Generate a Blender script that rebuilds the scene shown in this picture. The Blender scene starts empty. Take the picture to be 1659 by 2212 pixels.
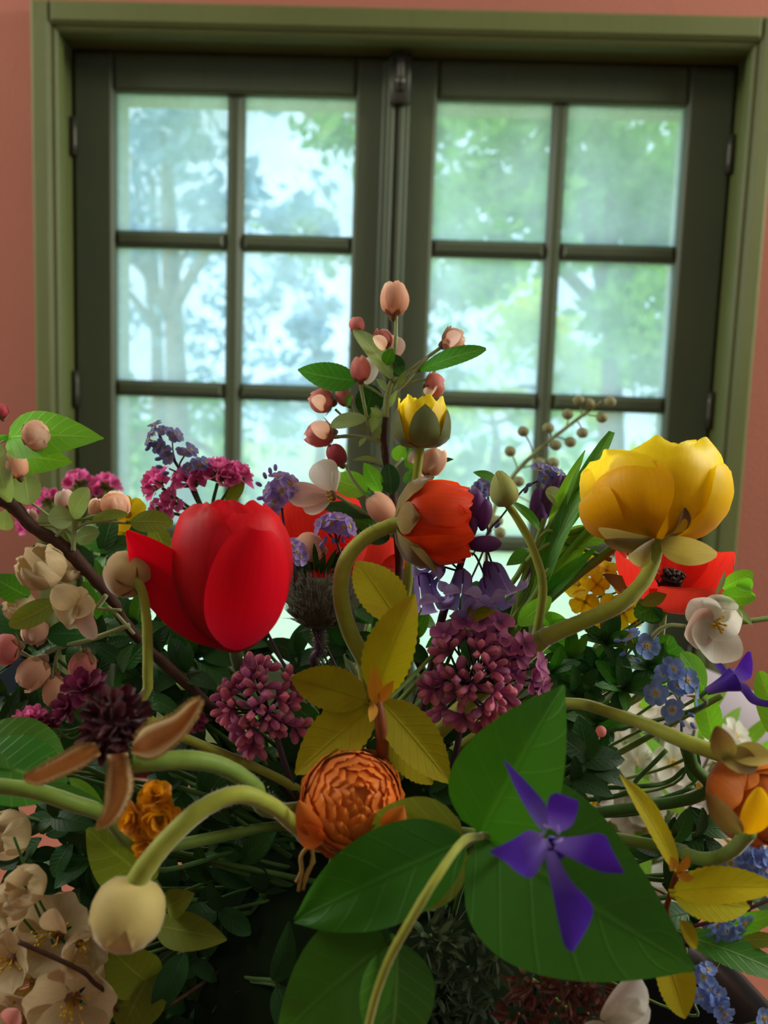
import bpy, math, random
import numpy as np
from mathutils import Vector, Matrix

random.seed(7)
RNG = np.random.default_rng(7)
SC = bpy.context.scene
COL = SC.collection
rad = math.radians

# ------------------------------------------------------------------ camera
FPX = 1661.0                      # focal length in pixels of the 1659 x 2212 frame
YAW, PITCH, ROLL = rad(1.119), rad(6.243), rad(1.977)
def cam_axes(y, p, r):
    f = np.array([-math.sin(y) * math.cos(p), math.cos(y) * math.cos(p), -math.sin(p)])
    R0 = np.array([math.cos(y), math.sin(y), 0.0])
    U0 = np.cross(R0, f)
    return R0 * math.cos(r) + U0 * math.sin(r), -R0 * math.sin(r) + U0 * math.cos(r), f
CR, CU, CF = cam_axes(YAW, PITCH, ROLL)
CT = -CF
cd = bpy.data.cameras.new('camera')
cd.sensor_fit = 'VERTICAL'
cd.sensor_height = 36.0
cd.lens = FPX / 2212.0 * 36.0
cd.clip_start = 0.02
cd.dof.use_dof = True
cd.dof.focus_distance = 0.385
cd.dof.aperture_fstop = 8.0
cam = bpy.data.objects.new('camera', cd)
COL.objects.link(cam)
M = Matrix.Identity(4)
for i in range(3):
    M[i][0], M[i][1], M[i][2], M[i][3] = CR[i], CU[i], CT[i], 0.0
cam.matrix_world = M
SC.camera = cam

# ------------------------------------------------------------------ sky, sun, fill lamps
world = bpy.data.worlds.new('sky')
SC.world = world
world.use_nodes = True
wn = world.node_tree
wn.nodes['Background'].inputs['Color'].default_value = (0.56, 0.79, 1.0, 1)
wn.nodes['Background'].inputs['Strength'].default_value = 2.35
sd = bpy.data.lights.new('sun', 'SUN')
sd.energy = 5.5
sd.color = (1.0, 0.93, 0.78)
sd.angle = rad(1.0)
sun = bpy.data.objects.new('sun', sd)
sun.rotation_euler = (rad(38), rad(-52), 0)
COL.objects.link(sun)
def area(name, loc, target, sx, sy, energy, color):
    l = bpy.data.lights.new(name, 'AREA')
    l.shape = 'RECTANGLE'; l.size = sx; l.size_y = sy; l.energy = energy; l.color = color
    o = bpy.data.objects.new(name, l); COL.objects.link(o)
    o.location = loc
    o.rotation_euler = (Vector(target) - Vector(loc)).to_track_quat('-Z', 'Y').to_euler()
    return o
# fill lamps added at unseen side wall openings and, weaker, behind the camera
area('fill_lamp_right', (1.93, .60, 1.0), (0.0, .75, .1), .9, .48, 39, (1.0, 0.97, 0.82))
area('fill_lamp_left', (-1.93, .55, 1.02), (0.0, .8, .15), .8, .44, 25, (1.0, 0.97, 0.84))
area('fill_lamp_rear', (-0.2, -2.35, 0.95), (0.0, 1.0, 0.35), 1.2, .5, 1.2, (1.0, 0.97, 0.86))
SC.cycles.max_bounces = 4
SC.cycles.diffuse_bounces = 3
SC.cycles.glossy_bounces = 2
SC.cycles.transmission_bounces = 4
SC.cycles.transparent_max_bounces = 8
SC.cycles.use_adaptive_sampling = True
SC.cycles.adaptive_threshold = 0.05
SC.view_settings.view_transform = 'Standard'
SC.view_settings.look = 'None'
SC.view_settings.gamma = 1.0
SC.view_settings.use_curve_mapping = False
SC.view_settings.exposure = 0.06

# ------------------------------------------------------------------ helpers
def P(px, py, d):
    """a point d metres in front of the lens, seen at px, py"""
    return CR * ((px - 829.5) / FPX * d) - CU * ((py - 1106.0) / FPX * d) + CF * d
def V(r, u, t):
    """direction: right, up, towards the viewer"""
    v = CR * r + CU * u + CT * t
    return v / np.linalg.norm(v)
def px(n, d):
    return n * d / FPX
def nrm(v):
    v = np.asarray(v, float)
    return v / (np.linalg.norm(v) + 1e-12)

def mesh_from(name, geo, mat, smooth=True):
    v, f, uv = geo
    me = bpy.data.meshes.new(name)
    v = np.asarray(v, np.float32)
    me.vertices.add(len(v)); me.vertices.foreach_set('co', v.ravel())
    n = np.array([len(q) for q in f], np.int32)
    idx = np.array([i for q in f for i in q], np.int32)
    me.loops.add(len(idx)); me.loops.foreach_set('vertex_index', idx)
    me.polygons.add(len(n))
    st = np.zeros(len(n), np.int32); st[1:] = np.cumsum(n)[:-1]
    me.polygons.foreach_set('loop_start', st)
    me.polygons.foreach_set('use_smooth', np.full(len(n), smooth))
    if uv is not None:
        lay = me.uv_layers.new(name='UVMap')
        lay.data.foreach_set('uv', np.asarray(uv, np.float32)[idx].ravel())
    me.update(calc_edges=True)
    me.validate()
    if mat is not None:
        me.materials.append(mat)
    return me

def merge(geos):
    vs, fs, us, o = [], [], [], 0
    for v, f, u in geos:
        vs.append(np.asarray(v)); us.append(np.asarray(u) if u is not None else np.zeros((len(v), 2)))
        fs += [tuple(i + o for i in q) for q in f]
        o += len(v)
    return np.concatenate(vs), fs, np.concatenate(us)

class Thing:
    """an Empty at the base of a thing; parts are meshes parented to it"""
    def __init__(self, name, label, cat, base, group=None, kind=None):
        o = bpy.data.objects.new(name, None)
        o.empty_display_size = 0.01
        COL.objects.link(o)
        self.o = o; self.b = np.asarray(base, float)
        o.location = self.b
        if label: o['label'] = label
        if cat: o['category'] = cat
        if group: o['group'] = group
        if kind: o['kind'] = kind
    def add(self, name, geo, mat, parent=None, label=None, smooth=True, kind=None):
        v, f, uv = geo
        me = mesh_from(name, (np.asarray(v) - self.b, f, uv), mat, smooth)
        ob = bpy.data.objects.new(name, me); COL.objects.link(ob)
        ob.parent = parent or self.o
        if label: ob['label'] = label
        if kind: ob['kind'] = kind
        return ob
    def inst(self, name, me, mat4, parent=None):
        """place a shared mesh; mat4 is in world space"""
        ob = bpy.data.objects.new(name, me); COL.objects.link(ob)
        m = Matrix.Translation(Vector(-self.b)) @ mat4
        ob.parent = parent or self.o
        ob.matrix_basis = m
        return ob

def frame(loc, axis, ref, s):
    """matrix: local z along axis, local x as near ref as possible, scale s"""
    z = nrm(axis); x = np.asarray(ref, float); x = x - z * np.dot(x, z)
    if np.linalg.norm(x) < 1e-6: x = np.cross(z, [0.3, 0.5, 0.8])
    x = nrm(x); y = np.cross(z, x)
    m = Matrix.Identity(4)
    for i in range(3):
        m[i][0], m[i][1], m[i][2], m[i][3] = x[i] * s, y[i] * s, z[i] * s, loc[i]
    return m

def grid(A, wrap=False):
    nu, nv = A.shape[:2]
    v = A.reshape(-1, 3)
    f = []
    for i in range(nu - 1):
        for j in range(nv - (0 if wrap else 1)):
            k = (j + 1) % nv
            f.append((i * nv + j, i * nv + k, (i + 1) * nv + k, (i + 1) * nv + j))
    uu, vv = np.meshgrid(np.linspace(0, 1, nu), np.linspace(0, 1, nv), indexing='ij')
    return v, f, np.stack([vv.ravel(), uu.ravel()], 1)

def spline(pts, n):
    pts = np.asarray(pts, float)
    if len(pts) == 2:
        t = np.linspace(0, 1, n)[:, None]
        return pts[0] * (1 - t) + pts[1] * t
    q = np.vstack([2 * pts[0] - pts[1], pts, 2 * pts[-1] - pts[-2]])
    segs = len(pts) - 1
    out = []
    for k in np.linspace(0, segs, n):
        i = min(int(k), segs - 1); t = k - i
        a, b, c, e = q[i], q[i + 1], q[i + 2], q[i + 3]
        out.append(0.5 * (2 * b + (c - a) * t + (2 * a - 5 * b + 4 * c - e) * t * t + (3 * b - a - 3 * c + e) * t ** 3))
    return np.array(out)

def tube(pts, r, n=None, seg=8, caps=True, lump=0.0):
    n = n or max(4, 5 * (len(pts) - 1))
    c = spline(pts, n)
    r = np.interp(np.linspace(0, 1, n), np.linspace(0, 1, len(np.atleast_1d(r))), np.atleast_1d(r))
    if lump: r = r * (1 + lump * RNG.uniform(-1, 1, n))
    tg = np.gradient(c, axis=0); tg /= np.linalg.norm(tg, axis=1)[:, None] + 1e-12
    x = np.cross(tg[0], [0.31, 0.2, 0.93]); x = nrm(x)
    A = np.zeros((n, seg, 3)); a = np.linspace(0, 2 * math.pi, seg, endpoint=False)
    for i in range(n):
        x = nrm(x - tg[i] * np.dot(x, tg[i])); y = np.cross(tg[i], x)
        A[i] = c[i] + r[i] * (np.cos(a)[:, None] * x + np.sin(a)[:, None] * y)
    v, f, uv = grid(A, True)
    if caps:
        f.append(tuple(range(seg - 1, -1, -1))); f.append(tuple((n - 1) * seg + j for j in range(seg)))
    return v, f, uv

def bell(u, a, b):
    m = a / (a + b)
    k = (m ** a) * ((1 - m) ** b)
    return (np.clip(u, 0, 1) ** a) * (np.clip(1 - u, 0, 1) ** b) / k
PROF = dict(
    ovate=lambda u: bell(u, .55, .85), lance=lambda u: bell(u, .8, .9), ellip=lambda u: bell(u, .6, .6),
    obov=lambda u: bell(u, .95, .38), round=lambda u: bell(u, .5, .42), tulip=lambda u: bell(u, .45, .42),
    strap=lambda u: bell(u, .3, .35), spade=lambda u: bell(u, .38, .95), wide=lambda u: bell(u, .6, .28))

def petal(b, t, w, n, prof='ovate', bend=0.0, cup=0.0, fold=0.0, curl=0.0, ruf=0.0, serr=0.0, nser=14,
          nu=12, nv=7, skew=0.0, twist=0.0, seed=0, side=0.0):
    """a leaf or petal from b to t, w wide, its face looking along n"""
    b = np.asarray(b, float); t = np.asarray(t, float)
    ax = t - b; L = np.linalg.norm(ax); ax = ax / L
    n = np.asarray(n, float); n = nrm(n - ax * np.dot(n, ax)); s = np.cross(ax, n)
    ph = seed * 1.7
    us = np.linspace(0, 1, nu); vs = np.linspace(-1, 1, nv)
    pf = PROF[prof] if isinstance(prof, str) else prof
    A = np.zeros((nu, nv, 3))
    for i, u in enumerate(us):
        h = pf(min(max(u, 0.012), 0.988))
        hl, hr = h if isinstance(h, tuple) else (h, h)
        if serr: 
            k = 1 + serr * (1 - 2 * ((u * nser) % 1.0)) * (0 < i < nu - 1)
            hl *= k; hr *= k
        c = b + ax * (u * L) + n * (L * (bend * math.sin(math.pi * u) + curl * u * u)) + s * (L * side * math.sin(math.pi * u))
        tw = twist * u
        s2 = s * math.cos(tw) + n * math.sin(tw); n2 = n * math.cos(tw) - s * math.sin(tw)
        for j, v in enumerate(vs):
            hw = w / 2 * (hl if v < 0 else hr)
            z = cup * hw * v * v + fold * hw * abs(v) + ruf * L * math.sin(9 * u + 5 * v + ph) * abs(v) * u
            A[i, j] = c + s2 * (hw * v) + n2 * z + ax * (skew * L * v * u)
    return grid(A)

# radius / height profiles of flower shells along a petal
SHELL = dict(
    tulip=([.05, .34, .64, .88, 1.0, .99, .84, .58], [0, .04, .16, .34, .54, .74, .91, 1.0]),
    cup=([.06, .55, .86, .99, 1.0, .95, .86], [0, .05, .18, .38, .60, .82, 1.0]),
    ovoid=([.05, .6, .9, 1.0, .93, .66, .2], [0, .06, .22, .45, .68, .88, 1.0]),
    puff=([.05, .45, .76, .93, 1.0, .99, .90], [0, .05, .19, .40, .62, .84, 1.0]),
    bowl=([.05, .40, .70, .90, 1.0, 1.06, 1.06], [0, .05, .18, .40, .64, .85, 1.0]),
    saucer=([.05, .35, .62, .85, 1.05, 1.2], [0, .08, .22, .44, .70, .92]),
    flare=([.05, .3, .55, .8, 1.0, 1.25], [0, .25, .5, .72, .9, 1.0]),
    bellf=([.12, .5, .64, .66, .72, .98, 1.38, 1.66, 1.62], [0, .08, .28, .50, .70, .87, .91, .82, .70]))
def ell_pt(c, A, e1, e2, phi, r, z):
    return c + A * z + (e1 * math.cos(phi) + e2 * math.sin(phi)) * r
def axes(A, front=None):
    A = nrm(A); e1 = (CT if front is None else np.asarray(front)) 
    e1 = e1 - A * np.dot(A, e1)
    if np.linalg.norm(e1) < 1e-3: e1 = CU - A * np.dot(A, CU)
    e1 = nrm(e1)
    return A, e1, np.cross(A, e1)
def shell(c, A, phi, half, R, H, prof='cup', out='round', u0=0.0, u1=1.0, ruf=0.0, tip=0.0, nu=10, nv=7, seed=0,
          wob=0.0, crease=0.0, front=None):
    """a curved petal lying on a surface of revolution about axis A"""
    A, e1, e2 = axes(A, front)
    pr, pz = SHELL[prof] if isinstance(prof, str) else prof
    x = np.linspace(0, 1, len(pr)); pf = PROF[out] if isinstance(out, str) else out
    G = np.zeros((nu, nv, 3)); ph = seed * 2.3
    phi = rad(phi); half = rad(half)
    for i, q in enumerate(np.linspace(0, 1, nu)):
        h = pf(min(max(q, 0.01), 0.99))
        for j, v in enumerate(np.linspace(-1, 1, nv)):
            u = u0 + (u1 - u0) * q
            u = u * (1 - 0.04 * (v * v) * (q > .8)) 
            r = np.interp(u, x, pr) * R; z = np.interp(u, x, pz) * H
            r += R * (ruf * math.sin(4.2 * v + 6 * q + ph) * q * q + tip * q ** 4 + crease * (abs(v)) * q)
            z += H * wob * math.sin(3.1 * v + ph) * q * q
            G[i, j] = ell_pt(c, A, e1, e2, phi + half * h * v, r, z)
    return grid(G)

def lathe(c, A, prof, R, H, n=14, ridges=0, amp=0.0, front=None, sub=3):
    A, e1, e2 = axes(A, front)
    pr, pz = prof
    m = (len(pr) - 1) * sub + 1
    x = np.linspace(0, 1, len(pr)); xs = np.linspace(0, 1, m)
    rr = np.interp(xs, x, pr); zz = np.interp(xs, x, pz)
    G = np.zeros((m, n, 3))
    for i in range(m):
        for j in range(n):
            a = 2 * math.pi * j / n
            k = 1 + amp * math.cos(ridges * a) if ridges else 1
            G[i, j] = ell_pt(c, A, e1, e2, a, rr[i] * R * k, zz[i] * H)
    v, f, uv = grid(G, True)
    f.append(tuple(range(n - 1, -1, -1))); f.append(tuple((m - 1) * n + j for j in range(n)))
    return v, f, uv
EGG = ([.03, .42, .72, .93, 1.0, .94, .74, .42, .04], [0, .04, .14, .30, .48, .68, .85, .96, 1.0])
def ball(c, r, A=(0, 0, 1), squash=1.0, n=12, ridges=0, amp=0.0):
    t = np.linspace(0.02, math.pi - 0.02, 9)
    A = nrm(A)
    return lathe(np.asarray(c) , A, (np.sin(t), -np.cos(t) * squash), r, r, n, ridges, amp, sub=1)
def box(x0, x1, y0, y1, z0, z1, bev=0.0):
    if bev <= 0:
        v = np.array([(x, y, z) for z in (z0, z1) for y in (y0, y1) for x in (x0, x1)], float)
        f = [(0, 2, 3, 1), (4, 5, 7, 6), (0, 1, 5, 4), (2, 6, 7, 3), (0, 4, 6, 2), (1, 3, 7, 5)]
        return v, f, v[:, [0, 2]]
    # chamfered on all edges of the y0 face (the side looking into the room)
    b = bev
    v = np.array([(x0, y1, z0), (x1, y1, z0), (x1, y1, z1), (x0, y1, z1),
                  (x0, y0 + b, z0), (x1, y0 + b, z0), (x1, y0 + b, z1), (x0, y0 + b, z1),
                  (x0 + b, y0, z0 + b), (x1 - b, y0, z0 + b), (x1 - b, y0, z1 - b), (x0 + b, y0, z1 - b)], float)
    f = [(0, 3, 2, 1), (0, 1, 5, 4), (1, 2, 6, 5), (2, 3, 7, 6), (3, 0, 4, 7), (4, 5, 9, 8), (5, 6, 10, 9), (6, 7, 11, 10), (7, 4, 8, 11), (8, 9, 10, 11)]
    return v, f, v[:, [0, 2]]

# ------------------------------------------------------------------ materials
class NT:
    def __init__(self, name):
        self.m = bpy.data.materials.new(name); self.m.use_nodes = True
        self.t = self.m.node_tree; self.t.nodes.clear()
        self.out = self.t.nodes.new('ShaderNodeOutputMaterial')
    def n(self, typ, **kw):
        o = self.t.nodes.new('ShaderNode' + typ)
        for k, v in kw.items():
            if k in o.inputs.keys(): o.inputs[k].default_value = v
            else: setattr(o, k, v)
        return o
    def l(self, a, b): self.t.links.new(a, b)
    def math(self, op, a, b=None, clamp=False):
        o = self.n('Math', operation=op); o.use_clamp = clamp
        for i, x in enumerate((a, b)):
            if x is None: continue
            if hasattr(x, 'links'): self.l(x, o.inputs[i])
            else: o.inputs[i].default_value = x
        return o.outputs[0]
    def mix(self, fac, a, b, typ='MIX'):
        o = self.n('MixRGB', blend_type=typ)
        for i, x in enumerate((fac, a, b)):
            if hasattr(x, 'links'): self.l(x, o.inputs[i])
            elif i == 0: o.inputs[0].default_value = x
            else: o.inputs[i].default_value = (*x, 1) if len(x) == 3 else x
        return o.outputs[0]
    def ramp(self, fac, stops):
        o = self.n('ValToRGB'); e = o.color_ramp.elements
        while len(e) < len(stops): e.new(0.5)
        for k, (p, c) in enumerate(stops):
            e[k].position = p; e[k].color = (*c, 1) if len(c) == 3 else c
        self.l(fac, o.inputs[0])
        return o.outputs[0]
    def noise(self, scale, vec=None, detail=3, rough=.5, w3=None):
        o = self.n('TexNoise'); o.inputs['Scale'].default_value = scale; o.inputs['Detail'].default_value = detail
        o.inputs['Roughness'].default_value = rough
        if vec is not None: self.l(vec, o.inputs['Vector'])
        return o.outputs['Fac']
    def finish(self, col, rough=.5, trans=0.0, tcol=None, spec=.3, sheen=0.0, bump=None, bstr=.2, bdist=.0006, metal=0.0, coat=0.0):
        p = self.n('BsdfPrincipled')
        def setc(sock, c):
            if hasattr(c, 'links'): self.l(c, sock)
            else: sock.default_value = (*c, 1)
        setc(p.inputs['Base Color'], col)
        p.inputs['Roughness'].default_value = rough
        p.inputs['Specular IOR Level'].default_value = spec
        p.inputs['Sheen Weight'].default_value = sheen
        p.inputs['Sheen Roughness'].default_value = .4
        p.inputs['Metallic'].default_value = metal
        p.inputs['Coat Weight'].default_value = coat
        if bump is not None:
            bn = self.n('Bump', Strength=bstr, Distance=bdist); self.l(bump, bn.inputs['Height'])
            self.l(bn.outputs[0], p.inputs['Normal'])
        sh = p.outputs[0]
        if trans > 0:
            tr = self.n('BsdfTranslucent'); setc(tr.inputs['Color'], tcol if tcol is not None else col)
            mx = self.n('MixShader', Fac=trans); self.l(sh, mx.inputs[1]); self.l(tr.outputs[0], mx.inputs[2]); sh = mx.outputs[0]
        self.l(sh, self.out.inputs['Surface'])
        return self.m
    def uv(self):
        s = self.n('SeparateXYZ'); u = self.n('UVMap'); self.l(u.outputs[0], s.inputs[0])
        return s.outputs[0], s.outputs[1], u.outputs[0]
    def rnd(self): return self.n('ObjectInfo').outputs['Random']

def hx(h, g=1.0):
    h = h.lstrip('#')
    c = [int(h[i:i + 2], 16) / 255 for i in (0, 2, 4)]
    return tuple((x / 12.92 if x <= .04045 else ((x + .055) / 1.055) ** 2.4) * g for x in c)

def petal_mat(name, base, mid, tip, trans=.45, tgain=1.5, rough=.45, streak=.35, sheen=0.15, var=.12, nv=26):
    k = NT(name); x, y, uv = k.uv()
    col = k.ramp(y, [(0.0, base), (0.45, mid), (1.0, tip)])
    mp = k.n('Mapping'); mp.inputs['Scale'].default_value = (nv, 1.6, 1); k.l(uv, mp.inputs[0])
    nz = k.noise(1.0, mp.outputs[0], 4, .6)
    dark = k.mix(k.math('MULTIPLY', k.math('SUBTRACT', .62, nz, True), streak * 2.2, True), col, (.32, .25, .25), 'MULTIPLY')
    hsv = k.n('HueSaturation'); k.l(dark, hsv.inputs['Color'])
    k.l(k.math('ADD', 1 - var, k.math('MULTIPLY', k.rnd(), 2 * var)), hsv.inputs['Value'])
    c = hsv.outputs[0]
    tc = k.mix(1.0, c, (tgain, tgain, tgain), 'MULTIPLY')
    return k.finish(c, rough, trans, tc, .25, sheen, nz, .25, .0005)

def leaf_mat(name, col, vein, trans=.4, tcol=None, rough=.42, vamt=.45, var=.18, nvein=8, spec=.35, blotch=None):
    k = NT(name); x, y, uv = k.uv()
    ax = k.math('ABSOLUTE', k.math('SUBTRACT', x, .5))
    mid = k.math('SUBTRACT', 1.0, k.math('MULTIPLY', ax, 28), True)
    s = k.math('FRACT', k.math('SUBTRACT', k.math('MULTIPLY', y, nvein), k.math('MULTIPLY', ax, nvein * .42)))
    sv = k.math('SUBTRACT', 1.0, k.math('MULTIPLY', k.math('ABSOLUTE', k.math('SUBTRACT', s, .5)), 12), True)
    v = k.math('MAXIMUM', mid, k.math('MULTIPLY', sv, .55))
    tx = k.n('TexCoord')
    nz = k.noise(120, tx.outputs['Object'], 3)
    base = k.mix(k.math('MULTIPLY', nz, .5), col, tuple(c * .62 for c in col))
    if blotch is not None:
        n2 = k.noise(40, tx.outputs['Object'], 2)
        base = k.mix(k.math('MULTIPLY', k.math('SUBTRACT', n2, .5, True), 4, True), base, blotch)
    c = k.mix(k.math('MULTIPLY', v, vamt), base, vein)
    hsv = k.n('HueSaturation'); k.l(c, hsv.inputs['Color'])
    k.l(k.math('ADD', 1 - var, k.math('MULTIPLY', k.rnd(), 2 * var)), hsv.inputs['Value'])
    k.l(k.math('ADD', .49, k.math('MULTIPLY', k.rnd(), .02)), hsv.inputs['Hue'])
    c = hsv.outputs[0]
    tc = k.mix(1.0, c, tcol or (1.5, 1.7, .7), 'MULTIPLY')
    return k.finish(c, rough, trans, tc, spec, .1, v, .5, .0004)

def plain_mat(name, col, col2=None, scale=60, rough=.6, trans=0.0, spec=.3, sheen=0.0, bstr=.2, bdist=.0006, var=0.0, metal=0.0, coat=0.0):
    k = NT(name); tx = k.n('TexCoord')
    nz = k.noise(scale, tx.outputs['Object'], 4)
    c = k.mix(nz, col, col2 or tuple(q * .7 for q in col))
    if var:
        hsv = k.n('HueSaturation'); k.l(c, hsv.inputs['Color'])
        k.l(k.math('ADD', 1 - var, k.math('MULTIPLY', k.rnd(), 2 * var)), hsv.inputs['Value']); c = hsv.outputs[0]
    return k.finish(c, rough, trans, None, spec, sheen, nz, bstr, bdist, metal, coat)
# ------------------------------------------------------------------ the room
PINK = NT('plaster_pink'); _tx = PINK.n('TexCoord')
_n1 = PINK.noise(3.0, _tx.outputs['Object'], 5, .6); _n2 = PINK.noise(160, _tx.outputs['Object'], 3)
_c = PINK.mix(_n1, hx('b07262'), hx('a46858'))
_c = PINK.mix(PINK.math('MULTIPLY', _n2, .25), _c, hx('9c6052'))
PINK = PINK.finish(_c, .85, spec=.15, bump=_n2, bstr=.35, bdist=.002)
def paint(name, a, b, rough=.5):
    k = NT(name); tx = k.n('TexCoord')
    mp = k.n('Mapping'); mp.inputs['Scale'].default_value = (1, 1, .12); k.l(tx.outputs['Object'], mp.inputs[0])
    n1 = k.noise(90, mp.outputs[0], 5, .6); n2 = k.noise(7, tx.outputs['Object'], 4)
    c = k.mix(n2, a, b)
    c = k.mix(k.math('MULTIPLY', k.math('SUBTRACT', n1, .55, True), 1.6, True), c, tuple(x * .6 for x in a))
    return k.finish(c, rough, spec=.35, bump=n1, bstr=.25, bdist=.0012)
GREEN = paint('painted_olive_green', hx('656d3e'), hx('565f36'))
SASHG = paint('painted_sash_green', hx('525c40'), hx('465040'))
PALE = paint('painted_pale_stone', hx('c9ccb4'), hx('b4b99c'), .7)
WALLC = plain_mat('plaster_cream', hx('e0d8bc'), hx('d6ccae'), 12, .9)
WHITEW = plain_mat('ceiling_white', hx('e6dccb'), hx('ddd2c0'), 20, .9)
WOODF = plain_mat('floor_boards', hx('6b4a33'), hx('4f3524'), 8, .5)
IRON = plain_mat('dark_iron', hx('5a5a50'), hx('3f3f38'), 120, .45, metal=.6)

def struct(name, geo, mat, label=None):
    v, f, uv = geo
    v = np.asarray(v); b = v.mean(0)
    me = mesh_from(name, (v - b, f, uv), mat, False)
    o = bpy.data.objects.new(name, me); COL.objects.link(o); o.location = b
    o['kind'] = 'structure'
    if label: o['label'] = label
    return o
WY = 1.19
RX, RY, FZ, CZ = 2.0, -2.5, -1.15, 1.35
def wall_with_hole(plane, a0, a1, z0, z1, h, t0, t1):
    """a wall as four blocks round an opening; plane 'x' runs along x, 'y' along y"""
    ha0, ha1, hz0, hz1 = h
    bl = [(a0, ha0, z0, z1), (ha1, a1, z0, z1), (ha0, ha1, z0, hz0), (ha0, ha1, hz1, z1)]
    if plane == 'x': return merge([box(p, q, t0, t1, r, s) for p, q, r, s in bl])
    return merge([box(t0, t1, p, q, r, s) for p, q, r, s in bl])
XL, XR, ZT, ZB = -.528, .488, .562, -.475
struct('wall_back', wall_with_hole('x', -RX - .2, RX + .2, FZ - .1, CZ + .1, (XL - .014, XR + .014, ZB - .014, ZT + .014), WY, WY + .20), PINK,
       'pink plaster wall around the green window')
struct('wall_front', wall_with_hole('x', -RX - .2, RX + .2, FZ - .1, CZ + .1, (-.75, .35, .68, 1.22), RY - .2, RY), WOODF)
struct('wall_right', wall_with_hole('y', RY, WY, FZ - .1, CZ + .1, (.1, 1.1, 0, 1.25), RX, RX + .2), WALLC)
struct('wall_left', wall_with_hole('y', RY, WY, FZ - .1, CZ + .1, (.1, 1.0, .3, 1.25), -RX - .2, -RX), WALLC)
struct('ceiling', box(-RX, RX, RY, WY, CZ, CZ + .1), WHITEW)
fl = Thing('floor', 'brown boarded floor of the room', None, (0, 0, FZ), kind='structure')
for i in range(20):
    x0 = -RX + i * .2
    fl.add('plank', box(x0 + .002, x0 + .198, RY, WY, FZ - .05, FZ), WOODF, smooth=False)
struct('baseboard_back', box(-RX, RX, WY - .018, WY, FZ, FZ + .12, .006), GREEN)

# casing round the window (proud of the wall), jamb lining, sill
tr = Thing('trim_1', 'olive green painted casing framing the window on the pink wall', None, (-.02, WY, ZB), kind='structure')
def bd(n, *a, bev=.005, m=GREEN, p=None, th=tr):
    return th.add(n, box(*a, bev), m, p, smooth=False)
bd('casing_board', -.556, XL + .001, 1.160, WY, -.52, .594)
bd('casing_board', XR - .001, .514, 1.160, WY, -.52, .594)
bd('casing_board', XL, XR, 1.160, WY, ZT - .001, .594)
bd('casing_bead', XL - .003, XL + .009, 1.168, 1.19, ZB, ZT, bev=.004)
bd('casing_bead', XR - .009, XR + .003, 1.168, 1.19, ZB, ZT, bev=.004)
bd('casing_bead', XL, XR, 1.168, 1.19, ZT - .008, ZT + .003, bev=.004)
bd('jamb', XL - .013, XL, 1.175, 1.30, ZB, ZT + .012, bev=.001)
bd('jamb', XR, XR + .013, 1.175, 1.30, ZB, ZT + .012, bev=.001)
bd('head', XL, XR, 1.175, 1.30, ZT, ZT + .013, bev=.001)
bd('sill', -.60, .56, 1.115, 1.30, ZB - .035, ZB, bev=.01)
# pale outer reveal of the wall, seen through the panes
t2 = Thing('trim_2', 'pale outer reveal of the window seen through the panes', None, (-.02, 1.35, ZB), kind='structure')
bd('reveal', XL - .013, XL + .028, 1.302, 1.41, ZB, ZT, bev=.001, m=PALE, th=t2)
bd('reveal', XR - .030, XR + .013, 1.302, 1.41, ZB, ZT, bev=.001, m=PALE, th=t2)
bd('reveal', XL, XR, 1.302, 1.41, ZT - .018, ZT + .013, bev=.001, m=PALE, th=t2)
bd('outer_sill', XL - .05, XR + .05, 1.302, 1.47, ZB - .05, ZB + .01, bev=.001, m=PALE, th=t2)

# glass: clear, with a thin film of grime that catches the daylight
g = NT('old_window_glass'); tx = g.n('TexCoord')
n1 = g.noise(4.5, tx.outputs['Object'], 4, .6); n2 = g.noise(38, tx.outputs['Object'], 4, .65)
film = g.math('MULTIPLY', g.math('SUBTRACT', n1, .36, True), 2.6, True)
hz = g.math('ADD', .22, g.math('MULTIPLY', film, g.math('ADD', .14, g.math('MULTIPLY', n2, .46))))
trn = g.n('BsdfTransparent'); trn.inputs[0].default_value = (.97, .985, .98, 1)
dif = g.n('BsdfTranslucent'); dif.inputs[0].default_value = (.84, .93, .99, 1)
glo = g.n('BsdfGlossy'); glo.inputs['Roughness'].default_value = .03
m1 = g.n('MixShader'); g.l(hz, m1.inputs[0]); g.l(trn.outputs[0], m1.inputs[1]); g.l(dif.outputs[0], m1.inputs[2])
m2 = g.n('MixShader'); m2.inputs[0].default_value = .03
g.l(m1.outputs[0], m2.inputs[1]); g.l(glo.outputs[0], m2.inputs[2]); g.l(m2.outputs[0], g.out.inputs['Surface'])
GLASS = g.m
w = Thing('window_1', 'two-leaf casement window with sixteen small panes in green frames', None, (-.02, 1.25, ZB), kind='structure')
ROWS = [(.2962, .5022), (.063, .2701), (-.169, .0375), (-.401, -.195)]
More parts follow.
